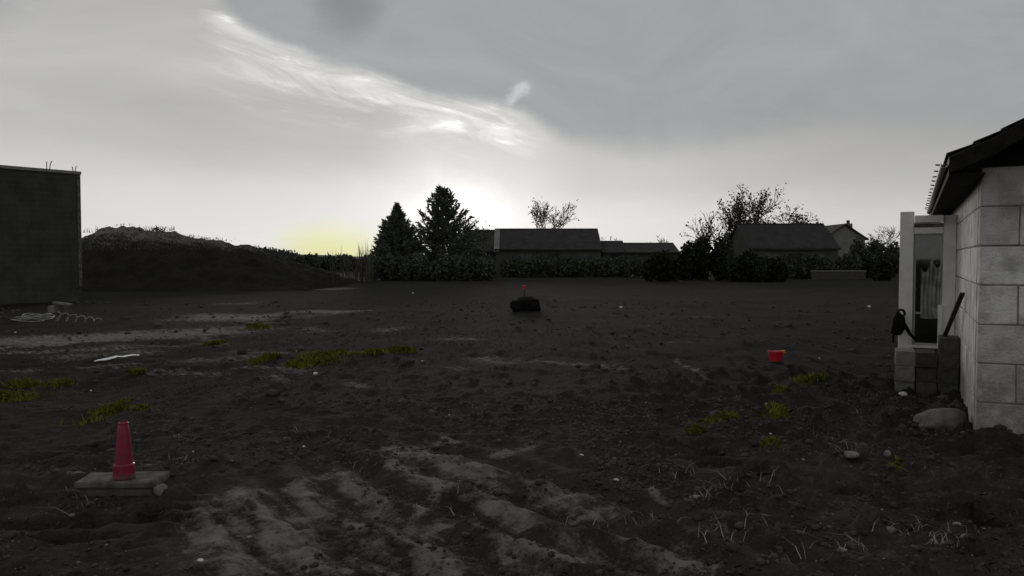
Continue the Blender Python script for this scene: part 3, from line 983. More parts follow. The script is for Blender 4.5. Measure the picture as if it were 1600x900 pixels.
    for j in range(nz):
        for i in range(nx):
            fx = i / (nx - 1); fz = j / (nz - 1)
            x = wx0 + .09 + fx * 0.24
            zz_ = 0.80 + fz * (0.86 - 0.16 * abs(math.sin(fx * 5.1 + .4)) - .10 * (1 - fx))
            y = FY + .030 + .010 * math.sin(fx * 31 + 1.7 * math.sin(fz * 4)) + .007 * math.sin(fx * 12 + fz * 7)
            vs.append((x, y, zz_))
    fs = [(j * nx + i, j * nx + i + 1, (j + 1) * nx + i + 1, (j + 1) * nx + i) for j in range(nz - 1) for i in range(nx - 1)]
    so = sh.add(vs, fs).build('plastic_sheet', M['sheet'], w_o, smooth=True)
    return root


build_right_house()


# ------------------------------------------------------------------ dark flat-topped building at the left edge
def build_left_building():
    Y = 30.0
    c = at(124, 268, Y)
    # visible wall recedes to the right with heading 37.7 deg
    hd = R(37.7)
    root = empty('flat_roofed_building', (c.x, c.y, 0), -hd)      # local y runs along the wall, away
    tag(root, 'dark unfinished flat-topped building at the left edge with bare iron rods on top', 'building')
    H = c.z
    # local x: to the right of the wall; body lies at x<0, wall from y=-14 to 0
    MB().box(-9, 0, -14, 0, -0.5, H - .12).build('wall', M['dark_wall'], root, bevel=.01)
    MB().box(-9.06, 0.05, -14.06, 0.05, H - .118, H).build('coping', M['coping'], root, bevel=.01)
    MB().box(0.002, 0.03, -0.10, 0.02, 0.6, H - .121).build('corner_strip', M['concrete'], root)
    # courses of the wall face: shallow bands of block joints
    rr = random.Random(4)
    def rod(px, top_py, lean):
        # parameter along the wall top for that pixel
        d = ray(px, 262)
        # intersect with wall vertical plane
        wdir = Vector((math.sin(hd), math.cos(hd), 0))
        A = np.array([[d.x, -wdir.x], [d.y, -wdir.y]])
        s_ = np.linalg.solve(A, np.array([c.x, c.y]))
        k = s_[1]
        hgt = at(px, top_py, d.y * s_[0]).z
        MB().tube([(-.1, k, H - .1), (-.1 + lean * .4, k + lean * .3, (H + hgt) / 2), (-.1 + lean, k + lean, hgt)], .016, 5).build('rebar', M['iron'], root)
    rod(75, 252, .0); rod(79, 251, .06); rod(116, 260, -.02); rod(119, 259, .04)
    # two shuttered openings on the wall, dark and flush
    for (y0, y1, z0, z1) in ((-4.6, -3.4, 1.0, 2.2), (-9.2, -8.0, 1.0, 2.2)):
        w = MB().box(-.06, .012, y0, y1, z0, z1).build('window', M['dark_wall'], root)
        MB().box(.013, .02, y0 + .06, y1 - .06, z0 + .06, z1 - .06).build('pane', M['far_glass'], w)


build_left_building()


# ------------------------------------------------------------------ far houses
def far_house(name, label, x0, x1, Yr, zr, half, ze, wall, roof, chim=(), trim=False, ext=None, facing=False, windows=(), door=None):
    """ridge from x0 to x1 at depth Yr; eaves half metres nearer/farther; facing=True turns the gable to the viewer"""
    root = empty(name, ((x0 + x1) / 2, Yr, 0))
    tag(root, label, 'house')
    cx = (x0 + x1) / 2
    a, b_ = x0 - cx, x1 - cx
    if not facing:
        poly = [(-half + .3, -0.5), (half - .3, -0.5), (half - .3, ze + .1), (0, zr - .25), (-half + .3, ze + .1)]
        MB().prismx(poly, a + .12, b_ - .12).build('wall', wall, root)
        th = .14
        r_ = MB()
        r_.prismx([(-half, ze), (0, zr), (half, ze), (half, ze - th), (0, zr - th), (-half, ze - th)], a, b_)
        ro = r_.build('roof', roof, root)
        MB().box(a + .02, b_ - .02, -.09, .09, zr - .05, zr + .05).build('ridge_cap', roof, ro)
        fy = -half + .3
    else:
        poly = [(a + .3, -0.5), (b_ - .3, -0.5), (b_ - .3, ze + .1), (0, zr - .25), (a + .3, ze + .1)]
        MB().prism(poly, -half, half).build('wall', wall, root)
        th = .14
        ro = MB().prism([(a, ze), (0, zr), (b_, ze), (b_, ze - th), (0, zr - th), (a, ze - th)], -half - .25, half + .25).build('roof', roof, root)
        fy = -half
    for (cx_, w, z0, z1) in chim:
        MB().box(cx_ - cx - w / 2, cx_ - cx + w / 2, -half * .98 if facing else -.35, (-half * .98 if facing else -.35) + .6, z0, z1).build('chimney', wall, ro)
        MB().box(cx_ - cx - w * .18, cx_ - cx + w * .18, (-half * .98 if facing else -.35) + .15, (-half * .98 if facing else -.35) + .4, z1, z1 + .35).build('chimney_pot', roof, ro)
    if trim:
        MB().prismx([(-half, ze + .02), (0, zr + .05), (0, zr - .25), (-half, ze - .25)], a - .06, a + .45).build('verge', M['far_trim'] if trim is True else trim, ro)
    for (wx_, wz_, ww, wh) in windows:
        wo_ = MB().box(wx_ - cx - ww / 2, wx_ - cx + ww / 2, fy - .04, fy + .05, wz_, wz_ + wh).build('window', wall, root)
        for s_ in (-1, 1):
            xm = wx_ - cx + s_ * ww / 4
            MB().box(xm - ww / 4 + .05, xm + ww / 4 - .05, fy - .05, fy - .041, wz_ + .07, wz_ + wh - .07).build('pane', M['far_glass'], wo_)
    if door:
        MB().box(door - cx - .5, door - cx + .5, fy - .05, fy + .05, 0, 2.1).build('door', roof, root)
    return root


A0, A1 = at(774, 356, 80), at(934, 360, 80)
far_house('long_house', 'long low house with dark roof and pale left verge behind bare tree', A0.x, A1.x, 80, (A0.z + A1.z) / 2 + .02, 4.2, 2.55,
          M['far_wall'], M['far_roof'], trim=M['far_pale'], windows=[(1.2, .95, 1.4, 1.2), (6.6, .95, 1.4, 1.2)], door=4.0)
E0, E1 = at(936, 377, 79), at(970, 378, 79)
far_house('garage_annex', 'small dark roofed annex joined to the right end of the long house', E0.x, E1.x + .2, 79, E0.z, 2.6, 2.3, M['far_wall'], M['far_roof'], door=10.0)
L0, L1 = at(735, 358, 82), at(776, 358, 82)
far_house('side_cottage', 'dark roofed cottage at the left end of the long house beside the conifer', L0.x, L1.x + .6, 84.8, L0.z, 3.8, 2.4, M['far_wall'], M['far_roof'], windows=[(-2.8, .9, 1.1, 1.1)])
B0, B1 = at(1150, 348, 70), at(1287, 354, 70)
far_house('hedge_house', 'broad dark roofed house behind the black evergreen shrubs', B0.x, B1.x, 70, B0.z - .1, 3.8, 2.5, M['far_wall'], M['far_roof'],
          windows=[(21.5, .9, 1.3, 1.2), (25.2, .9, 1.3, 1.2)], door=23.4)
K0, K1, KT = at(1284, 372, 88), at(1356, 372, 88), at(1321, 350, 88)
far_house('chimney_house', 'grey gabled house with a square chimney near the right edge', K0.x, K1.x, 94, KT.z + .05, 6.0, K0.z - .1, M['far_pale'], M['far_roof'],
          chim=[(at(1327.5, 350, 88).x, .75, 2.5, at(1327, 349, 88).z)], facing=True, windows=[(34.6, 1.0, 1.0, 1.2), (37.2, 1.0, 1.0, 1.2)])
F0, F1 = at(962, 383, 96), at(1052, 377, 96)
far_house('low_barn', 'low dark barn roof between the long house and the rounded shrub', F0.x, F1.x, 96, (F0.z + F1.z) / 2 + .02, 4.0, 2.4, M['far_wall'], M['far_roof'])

# low garden wall in front of the chimney house
g0, g1 = at(1268, 420, 64), at(1352, 420, 64)
gw = empty('garden_wall', (g0.x, 64, 0))
tag(gw, 'low grey garden wall at the foot of the chimney house', 'wall')
MB().box(0, g1.x - g0.x, -.1, .1, -.2, .62).build('wall', M['dark_block'], gw)
MB().box(-.04, g1.x - g0.x + .04, -.14, .14, .622, .70).build('coping', M['far_pale'], gw)


# ------------------------------------------------------------------ trees and shrubs
def conifer(name, label, base, H, Rr, seed, loose=0.0, skew=0.0, nw=46, group=None):
    rng = np.random.default_rng(seed)
    root = empty(name, base)
    tag(root, label, 'tree', group)
    MB().tube([(0, 0, -.3), (0.02, 0, H * .4), (0.0, 0.03, H * .75), (0, 0, H)], [H * .022, H * .016, H * .008, .01], 8).build('trunk', M['bark'], root)
    P, D, S = [], [], []
    br = MB()
    for w in range(nw):
        f = (w + 0.4) / nw
        z = H * (0.03 + 0.97 * f)
        env = 1 - f ** 1.55 if not loose else (1 - f) ** .5 * (1 + .25 * (1 - f) ** 3)
        nb = int(5 + 5 * (1 - f)) + 1 if not loose else int(4 + 2 * (1 - f))
        a0 = rng.uniform(0, 6.28)
        for k in range(nb):
            a = a0 + 6.28 * k / nb + rng.normal() * .25
            L = Rr * env * rng.uniform(.66 - .35 * loose, 1.12 + .08 * loose) + .08
            L *= 1 + skew * math.cos(a) * (1 - f) + .16 * math.sin(2 * a + 7 * f + seed) + .10 * math.sin(5 * a + 19 * f)
            up = 0.18 + 0.75 * f + rng.normal() * .12
            d = np.array([math.cos(a), math.sin(a), up]); d /= np.linalg.norm(d)
            o = np.array([0, 0, z - L * up * .45])
            tip = o + d * L + np.array([0, 0, .12 * L])
            if L > .5: br.tube([tuple(o), tuple(o + d * L * .6), tuple(tip)], [.022, .014, .005], 3, cap=False)
            n = int(9 + L * (26 + 6 * loose))
            tt = rng.uniform(.12, 1.0, n) ** .8
            q = o + d * (L * tt)[:, None] + np.array([0, 0, 1]) * (.12 * L * tt ** 2)[:, None]
            side = np.cross(d, [0, 0, 1]); side /= np.linalg.norm(side)
            q = q + side * (rng.normal(size=n) * .16 * (1.1 - tt) * L)[:, None] + rng.normal(size=(n, 3)) * .05
            dd_ = d + side * (rng.choice([-1, 1], n) * rng.uniform(.2, .9, n))[:, None] + np.array([0, 0, .25]) * rng.normal(size=(n, 1))
            P.append(q); D.append(dd_); S.append(np.full(n, .42) * (1.05 - .35 * tt) * (0.35 + .65 * min(1, L)))
            # leader spike at the tip
            P.append(np.array([tip - d * .22])); D.append(np.array([d + [0, 0, .25]])); S.append(np.array([.28 + .3 * min(1, L)]))
    P.append(np.array([[0, 0, H - .35], [0.02, 0, H - .3], [0, .02, H - .2]])); D.append(np.array([[0, 0, 1.], [.3, 0, 1.], [-.3, 0, 1.]])); S.append(np.array([.5, .35, .35]))
    V = leaf_quads(np.concatenate(P), np.concatenate(S), rng, np.concatenate(D), aspect=.34)
    crown = link('crown', np_mesh('crown', V, 4, M['needles']), root)
    br.build('branches', M['bark'], crown)
    return root


def sz(px, py_top, Y):
    p = at(px, py_top, Y)
    return p.x, p.z


x_, H_ = sz(620, 318, 66)
conifer('conifer', 'dense cone-shaped conifer, the shorter and left of the two by the sunset', (x_, 66, 0), H_, 2.15, 11, 0.0, nw=64)
x_, H_ = sz(692, 295, 68)
conifer('conifer', 'taller ragged conifer with gaps, right of the dense one', (x_, 68, 0), H_, 3.15, 23, 0.4, skew=.15, nw=44)


def grow(mb, tips, rng, p, d, L, r, depth, spread, maxd, droop=0.0):
    n = 3
    pts_ = [p]
    q = p.copy(); dd_ = d.copy()
    for i in range(n):
        dd_ = dd_ + rng.normal(size=3) * .10 + np.array([0, 0, .05 - droop])
        dd_ /= np.linalg.norm(dd_)
        q = q + dd_ * (L / n)
        pts_.append(q.copy())
    mb.tube([tuple(a) for a in pts_], [max(q_, .02) for q_ in (r, r * .85, r * .72, r * .6)], 5 if depth < 2 else 3, cap=False)
    tips.append((q.copy(), dd_.copy(), depth))
    if depth >= maxd: return
    nb = 2 + (rng.random() < .6) + (depth == 0) * 2
    for k in range(nb):
        a = rng.uniform(0, 6.28)
        perp = np.cross(dd_, unit(rng.normal(size=(1, 3)))[0]); perp /= np.linalg.norm(perp)
        nd = dd_ + perp * spread * rng.uniform(.6, 1.3); nd /= np.linalg.norm(nd)
        st = pts_[-1] if k < 2 else pts_[rng.integers(1, 3)]
        grow(mb, tips, rng, np.array(st), nd, L * rng.uniform(.62, .86), r * .6, depth + 1, spread, maxd, droop)


def tree(name, label, base, H, seed, trunk_r=.12, spread=.6, maxd=5, leaves=0, leaf_size=.16, leaf_mat='leaf', L0=None, stems=1, group=None, rmin=.016, cat='tree', leaf_r=.28):
    rng = np.random.default_rng(seed)
    root = empty(name, base)
    tag(root, label, cat, group)
    mb = MB(); tips = []
    L0 = L0 or H * .32
    for s_ in range(stems):
        d = np.array([rng.normal() * .12 * stems, rng.normal() * .12 * stems, 1.0]); d /= np.linalg.norm(d)
        grow(mb, tips, rng, np.array([rng.normal() * .1 * (stems - 1), rng.normal() * .1 * (stems - 1), -.2]), d, L0 * rng.uniform(.85, 1.1), trunk_r, 0, spread, maxd)
    V = np.array(mb.v)
    zmax = V[:, 2].max()
    k = H / zmax
    V[:, 2] *= k
    V[:, :2] *= (k + 1) / 2
    # trunk = the first tubes; keep the whole skeleton in two meshes
    n0 = 4 * 5
    nt = stems and 1
    trunk = MB(); trunk.v = [tuple(v) for v in V[:n0]]; trunk.f = [f for f in mb.f if max(f) < n0]
    trunk.build('trunk', M['bark'], root)
    cr = MB(); cr.v = [tuple(v) for v in V[n0:]]; cr.f = [tuple(i - n0 for i in f) for f in mb.f if min(f) >= n0]
    crown = cr.build('crown', M['bark'], root)
    if leaves:
        T = np.array([t_[0] for t_ in tips if t_[2] >= 2]); T[:, 2] *= k; T[:, :2] *= (k + 1) / 2
        idx = rng.integers(0, len(T), leaves)
        P = T[idx] + rng.normal(size=(leaves, 3)) * leaf_r
        link('leaves', np_mesh('leaves', leaf_quads(P, leaf_size, rng, aspect=.7), 4, M[leaf_mat]), crown)
    return root


x_, H_ = sz(848, 313, 92)
tree('bare_tree', 'bare spreading tree rising behind the long house roof', (x_, 92, 0), H_, 5, .13, .55, 6, leaves=160, leaf_size=.22, rmin=.02)
x_, H_ = sz(736, 330, 74)
tree('bare_tree', 'thin bare shrub-like tree against the right flank of the ragged conifer', (x_, 74, 0), H_, 9, .09, .5, 5, leaves=60, leaf_size=.2)
x_, H_ = sz(1030, 366, 100)
tree('bare_tree', 'small bare bush top showing left of the rounded black shrub', (x_, 100, 0), H_, 15, .09, .7, 5, stems=2)
x_, H_ = sz(956, 368, 104)
tree('bare_tree', 'faint bare treetop just right of the long house', (x_, 104, 0), H_, 19, .08, .7, 5)
x_, H_ = sz(1160, 291, 76)
tree('leafy_tree', 'tallest thinly leaved tree, behind the broad roofed house', (x_, 76, 0), H_, 31, .15, .40, 6, leaves=2300, leaf_size=.20, leaf_r=.28)
x_, H_ = sz(1131, 312, 73)
tree('leafy_tree', 'slender sparse tree at the left end of the broad roofed house', (x_, 73, 0), H_, 37, .09, .38, 5, leaves=520, leaf_size=.22, leaf_r=.26)
x_, H_ = sz(1112, 330, 72)
tree('leafy_tree', 'thin wispy leaved sapling furthest left of the leafy trees', (x_, 72, 0), H_, 39, .06, .32, 4, leaves=110, leaf_size=.2, leaf_r=.2)
x_, H_ = sz(1230, 317, 80)
tree('leafy_tree', 'shorter thin tree above the middle of the broad roofed house', (x_, 80, 0), H_, 41, .11, .6, 6, leaves=1100, leaf_size=.22, leaf_r=.3)
x_, H_ = sz(1380, 352, 78)
tree('bare_tree', 'low bare tree with level twigs left of the glazed bay', (x_, 78, 0), H_, 47, .09, .9, 6, leaves=0)


def shrub(name, label, px0, px1, py_top, Y, seed, m_='leaf_dark', n=5200, size=.24, depth=None, cat='shrub', lumps=9, group=None, flat=False):
    rng = np.random.default_rng(seed)
    a = at(px0, 420, Y); b_ = at(px1, 420, Y); H = at((px0 + px1) / 2, py_top, Y).z
    W = b_.x - a.x
    D = depth or W * .6
    root = empty(name, ((a.x + b_.x) / 2, Y, 0))
    tag(root, label, cat, group)
    P = []
    st = MB()
    for k in range(lumps):
        f = (k + .5) / lumps
        cx = (f - .5) * W * .86 + rng.normal() * W * .03
        hh = H * ((1 - (abs(f - .5) * 2) ** 2.4 * .55) if not flat else 1) * (rng.uniform(.86, 1.0) if not flat else rng.choice([.72, .84, .93, 1.0, 1.06]))
        cy = rng.uniform(-.3, .3) * D
        rx = W / lumps * 1.15
        m__ = n // lumps
        dirs = unit(rng.normal(size=(m__, 3)))
        rad = rng.uniform(.35, 1.0, m__) ** .45
        q = dirs * rad[:, None] * np.array([rx, D * .5, hh * .52]) + np.array([cx, cy, hh * .5])
        P.append(q)
        st.tube([(cx * .8, cy, -.2), (cx, cy, hh * .45), (cx + rng.normal() * .2, cy, hh * .8)], [.06, .04, .015], 5)
    P = np.concatenate(P)
    P[:, 2] = np.maximum(P[:, 2], .02)
    link('foliage', np_mesh('foliage', leaf_quads(P, size, rng, aspect=.7), 4, M[m_]), root)
    st.build('stem', M['bark'], root)
    return root


shrub('evergreen_shrub', 'big rounded black evergreen shrub, the tallest of the dark shrubs', 1052, 1144, 365, 62, 51, n=7200, lumps=9)
shrub('evergreen_shrub', 'loose low black shrub at the left end of the dark row', 1008, 1060, 388, 58, 52, n=2600, lumps=5)
shrub('evergreen_shrub', 'lower black shrub tapering right from the rounded one', 1136, 1200, 392, 58, 53, n=3600, lumps=6)
shrub('evergreen_shrub', 'lowest black shrub at the right end of the dark row', 1180, 1232, 398, 57, 54, n=2600, lumps=5)
shrub('evergreen_shrub', 'small black shrub beside the garden wall near the glazed bay', 1366, 1392, 404, 60, 55, n=1500, lumps=3)
shrub('evergreen_shrub', 'low flat dark shrub behind the garden wall', 1342, 1378, 405, 68, 56, n=1500, lumps=4)
shrub('hedge', 'long clipped hedge between the chimney house and the glazed bay', 1330, 1440, 374, 74, 57, m_='hedge', n=9000, lumps=14, cat='hedge', depth=2.5, flat=True)
shrub('hedge', 'field hedge on the horizon below the yellow glow left of the conifers', 424, 600, 398, 108, 58, m_='hedge', n=9000, size=.34, lumps=26, cat='hedge', depth=3, flat=True)
shrub('hedge', 'dark hedge at the feet of the two conifers', 572, 790, 401, 60, 59, m_='hedge', n=12000, lumps=26, cat='hedge', depth=2.2, flat=True)
shrub('hedge', 'dark hedge along the front of the long house', 780, 1014, 402, 72, 60, m_='hedge', n=12000, lumps=28, cat='hedge', depth=2.2, flat=True)
shrub('hedge', 'dark hedge in front of the broad roofed house', 1212, 1345, 396, 67, 61, m_='hedge', n=7000, lumps=16, cat='hedge', depth=2.0, flat=True)
shrub('evergreen_shrub', 'bushy dark clump under the ragged conifer on its right', 706, 757, 352, 71, 62, m_='needles', n=3600, lumps=5)
shrub('evergreen_shrub', 'dark bush crowning the right end of the broad roof', 1222, 1254, 347, 76, 63, m_='needles', n=2200, lumps=4)
shrub('evergreen_shrub', 'dense dark bush at the foot of the slender sparse tree', 1122, 1156, 350, 72, 64, m_='needles', n=2400, lumps=4)

shrub('hedge', 'far field hedge glimpsed between the houses', 560, 1440, 399, 118, 65, m_='hedge', n=16000, size=.4, lumps=60, cat='hedge', depth=3, flat=True)

# far wood on the left horizon, one mass
rng = np.random.default_rng(70)
P = []
for k in range(60):
    px = rng.uniform(330, 470)
    Y = rng.uniform(280, 330)
    top = np.interp(px, [330, 400, 420, 440, 455, 470], [382, 384, 385, 388, 389, 396]) + rng.uniform(0, 4)
    p = at(px, top, Y)
    dirs = unit(rng.normal(size=(90, 3)))
    P.append(dirs * rng.uniform(.5, 1, (90, 1)) * np.array([2.2, 2, p.z * .5]) + np.array([p.x, Y, p.z * .5]))
tag(link('far_wood', np_mesh('far_wood', leaf_quads(np.concatenate(P), .9, rng, aspect=.8), 4, M['far_wood'])),
    'distant grey wood on the horizon right of the earth mound', 'wood', kind='stuff')


# ------------------------------------------------------------------ weeds and grass
def blades(P, h, rng, w=.012, lean=.5):
    n = len(P)
    hh = h * rng.uniform(.5, 1.3, n)
    a = rng.uniform(0, 6.28, n)
    side = np.stack([np.cos(a), np.sin(a), np.zeros(n)], 1) * (np.broadcast_to(w, (n,)) * .5)[:, None]
    ln = rng.normal(size=(n, 2)) * lean
    mid = P + np.stack([ln[:, 0] * hh * .35, ln[:, 1] * hh * .35, hh * .6], 1)
    tip = P + np.stack([ln[:, 0] * hh, ln[:, 1] * hh, hh * (1 - .3 * np.minimum(1, np.hypot(ln[:, 0], ln[:, 1])))], 1)
    return np.stack([P - side, P + side, mid + side * .7, tip, mid - side * .7], 1).reshape(-1, 3)


rng = np.random.default_rng(80)
# mossy grass in the yellow-green strips
P = []
for (pa_, pb_, r_) in moss_px:
    A = np.array(g(*pa_)); B = np.array(g(*pb_))
    n = int(min(2200, 900 + 9000 * r_ * (np.linalg.norm(B - A) + r_)))
    tt = rng.random(n)[:, None]
    q = A + (B - A) * tt
    q[:, :2] += rng.normal(size=(n, 2)) * r_ * .55
    P.append(q)
P = np.concatenate(P)
keep = fbm(P[:, 0] / .18, P[:, 1] / .18, 3, 15) > -.04 + .05 * rng.normal(size=len(P))
P = P[keep]
P[:, 2] = gh(P[:, 0], P[:, 1]) - .004
dist = np.hypot(P[:, 0], P[:, 1])
V = blades(P, (.024 + .0022 * dist) * rng.choice([.6, 1., 1.7], len(P)), rng, w=.005 + .0008 * dist, lean=.6)
tag(link('moss_grass', np_mesh('moss_grass', V, 5, M['moss'])), 'yellow-green mossy grass growing in strips on the bare soil', 'grass', kind='stuff')

# sparse dull weeds over the lot
n = 26000
yy = 3.4 + 16 * rng.random(n) ** 1.7
xx = (rng.random(n) * 2 - 1) * (yy * .72 + .6)
keep = fbm(xx / 1.3, yy / 1.3, 4, 12) > -.02 + .06 * rng.normal(size=n)
xx, yy = xx[keep], yy[keep]
loc = (xx - HP.x) * HV.x + (yy - HP.y) * HV.y
ins = (loc > -.02) & ((xx - HP.x) * HU.x + (yy - HP.y) * HU.y > -.02)
xx, yy = xx[~ins], yy[~ins]
pw = capsule_field(xx, yy, pale_px)
kk = pw < .5
xx, yy = xx[kk], yy[kk]
P = np.stack([xx, yy, gh(xx, yy) - .004], 1)
dist = np.hypot(xx, yy)
V = blades(P, .026 + .0006 * dist, rng, w=.003 + .0005 * dist, lean=.9)
tag(link('weeds', np_mesh('weeds', V, 5, M['weed'])), 'sparse dull weeds scattered over the dark soil', 'weeds', kind='stuff')

# dried straw and stalks in the right foreground
P = []
for (px, py, n, s_) in [(1113, 775, 16, .05), (1140, 762, 14, .06), (1305, 690, 22, .08), (1330, 700, 24, .10), (1420, 735, 10, .05), (1440, 850, 14, .05),
                        (1475, 862, 12, .05), (1330, 855, 14, .06), (1390, 835, 10, .06), (1500, 862, 12, .06), (1210, 760, 16, .08), (1000, 815, 10, .12),
                        (920, 820, 8, .1), (560, 725, 8, .1), (480, 680, 8, .1), (1060, 745, 12, .1), (1530, 750, 6, .06), (1120, 850, 10, .1), (700, 790, 6, .1),
                        (130, 770, 10, .1), (300, 720, 10, .1), (110, 800, 8, .06), (1160, 820, 8, .08), (1240, 870, 8, .1), (1345, 650, 8, .1), (1370, 620, 10, .15)]:
    c = np.array(g(px, py))
    q = np.tile(c, (n, 1)); q[:, :2] += rng.normal(size=(n, 2)) * s_
    P.append(q)
P = np.concatenate(P); P[:, 2] = gh(P[:, 0], P[:, 1]) - .003
V = blades(P, .075, rng, w=.006, lean=1.1)
tag(link('dry_straw', np_mesh('dry_straw', V, 5, M['straw'])), 'pale dry straw and stalks strewn over the rough soil', 'straw', kind='stuff')

# weeds fringing the mound and the horizon
P, Hh = [], []
for (px, py, n, s_, h_) in [(150, 361, 26, .5, .55), (158, 356, 10, .3, .45), (200, 349, 8, .2, .3), (241, 359, 46, .45, .75), (247, 358, 30, .3, .65), (265, 357, 14, .3, .6), (292, 367, 18, .5, .35),
                            (321, 371, 30, .6, .45), (330, 371, 12, .4, .4), (348, 374, 14, .4, .3), (390, 383, 12, .5, .35), (180, 350, 8, .5, .25)]:
    c = np.array(at(px, py + 3, MY - .1))
    q = np.tile(c, (n, 1)); q[:, 0] += rng.normal(size=n) * s_; q[:, 1] += rng.normal(size=n) * .3
    P.append(q); Hh.append(np.full(n, h_))
V = blades(np.concatenate(P), np.concatenate(Hh) * .5, rng, w=.035, lean=.45)
tag(link('mound_weeds', np_mesh('mound_weeds', V, 5, M['weed'])), 'dark weeds sticking up along the crest of the earth mound', 'weeds', kind='stuff')
P, Hh = [], []
for (px, top, n) in [(565, 376, 14), (572, 372, 16), (576, 380, 10), (527, 384, 8), (545, 389, 8), (555, 390, 10), (538, 392, 10), (560, 391, 10), (519, 390, 6)]:
    base = at(px, 420, 57); tp = at(px, top, 57).z
    q = np.tile(np.array([base.x, 57, 0.0]), (n, 1)); q[:, :2] += rng.normal(size=(n, 2)) * .12
    P.append(q); Hh.append(np.full(n, tp * .85))
V = blades(np.concatenate(P), np.concatenate(Hh), rng, w=.06, lean=.07)
tag(link('tall_weeds', np_mesh('tall_weeds', V, 5, M['weed'])), 'tall dry weeds standing against the yellow glow left of the conifers', 'weeds', kind='stuff')

# ------------------------------------------------------------------ loose clods and gravel (uncountable)
def ico(sub=1):
    bm = bmesh.new(); bmesh.ops.create_icosphere(bm, subdivisions=sub, radius=1.0)
    v = np.array([tuple(x.co) for x in bm.verts]); f = np.array([[x.index for x in q.verts] for q in bm.faces]); bm.free()
    return v, f


IV, IF = ico(1)
def rocks(name, P, S, rng, m_):
    n = len(P)
    nv, nf = len(IV), len(IF)
    V = np.empty((n, nv, 3)); 
    for i in range(n):
        k = IV * (1 + rng.normal(size=(nv, 1)) * .16) * np.array([1, rng.uniform(.6, 1), rng.uniform(.45, .8)])
        a = rng.uniform(0, 6.28)
        c_, s_ = math.cos(a), math.sin(a)
        k = np.stack([k[:, 0] * c_ - k[:, 1] * s_, k[:, 0] * s_ + k[:, 1] * c_, k[:, 2]], 1)
        V[i] = k * S[i] + P[i]
    F = (IF[None] + (np.arange(n) * nv)[:, None, None]).reshape(-1, 3)
    me = bpy.data.meshes.new(name)
    me.vertices.add(n * nv); me.vertices.foreach_set('co', V.astype(np.float32).ravel())
    me.loops.add(F.size); me.loops.foreach_set('vertex_index', F.astype(np.int32).ravel())
    me.polygons.add(len(F)); me.polygons.foreach_set('loop_start', np.arange(0, F.size, 3, dtype=np.int32))
    me.update(calc_edges=True)
    me.materials.append(m_)
    return link(name, me)


def scatter(n, x0, x1, y0, y1, seed, thr=0.0):
    r_ = np.random.default_rng(seed)
    x = r_.uniform(x0, x1, n); y = r_.uniform(y0, y1, n)
    k = fbm(x / .8, y / .8, 3, 20) > thr
    x, y = x[k], y[k]
    a = (x - HP.x) * HV.x + (y - HP.y) * HV.y; b2 = (x - HP.x) * HU.x + (y - HP.y) * HU.y
    k = ~((a > -.03) & (b2 > -.03))
    x, y = x[k], y[k]
    return x, y


r_ = np.random.default_rng(90)
x, y = scatter(6000, .6, 4.0, 3.6, 9, 91, -.06)
x2, y2 = scatter(6000, -4, 1.2, 3.6, 9, 92, -.04)
x = np.concatenate([x, x2]); y = np.concatenate([y, y2])
S = np.exp(r_.normal(size=len(x)) * .55) * .011
S = np.clip(S, .004, .045)
x3, y3 = scatter(5200, -17, 17, 8, 30, 94, .0)
S3 = np.clip(np.exp(r_.normal(size=len(x3)) * .5) * .028, .012, .10)
wf = [hl(a, b) for a, b in zip(list(r_.uniform(-.02, 1.6, 260)) + list(-.05 - np.abs(r_.normal(size=340)) * .35), list(-.04 - np.abs(r_.normal(size=260)) * .14) + list(r_.uniform(-.2, 3.9, 340)))]
x4 = np.array([p.x for p in wf]); y4 = np.array([p.y for p in wf])
S4 = np.clip(np.exp(r_.normal(size=len(x4)) * .6) * .018, .006, .06)
x = np.concatenate([x, x3, x4]); y = np.concatenate([y, y3, y4]); S = np.concatenate([S, S3, S4])
P = np.stack([x, y, gh(x, y) + S * .15], 1)
tag(rocks('soil_clods', P, S, r_, M['clod']), 'dark crumbled soil clods over the near ground', 'soil', kind='stuff')
x, y = scatter(1400, -4, 4, 3.6, 10, 93, -.1)
S = np.clip(np.exp(r_.normal(size=len(x)) * .4) * .006, .003, .014)
P = np.stack([x, y, gh(x, y) + S * .25], 1)
tag(rocks('gravel', P, S, r_, M['stone']), 'fine pale gravel sprinkled over the near ground', 'gravel', kind='stuff')


# ------------------------------------------------------------------ individual stones
def stone(px, py, w_px, label, seed, m_='stone', flat=.6, group=None, name='stone', sub=2, sx=1.0, bury=.35):
    p = g(px, py)
    d = p.y
    wr = w_px / FPX * d * .5
    rr = np.random.default_rng(seed)
    v, f = ico(sub)
    k = 1 + (np.array([vnoise(np.array([a[0] * 1.6 + seed]), np.array([a[1] * 1.6 + a[2] * 2.1]))[0] for a in v]) - .5)[:, None] * .55 + rr.normal(size=(len(v), 1)) * .02
    v = v * k * np.array([1, .8 * sx, flat]) * wr
    me = bpy.data.meshes.new(name)
    me.from_pydata(v.tolist(), [], f.tolist())
    me.materials.append(M[m_])
    me.polygons.foreach_set('use_smooth', [True] * len(me.polygons))
    o = link(name, me)
    o.location = (p.x, p.y, ghs(p.x, p.y) + wr * flat * (1 - 2 * bury) * .5)
    o.rotation_euler = (0, 0, rr.uniform(-.4, .4))
    tag(o, label, 'stone', group)
    return o


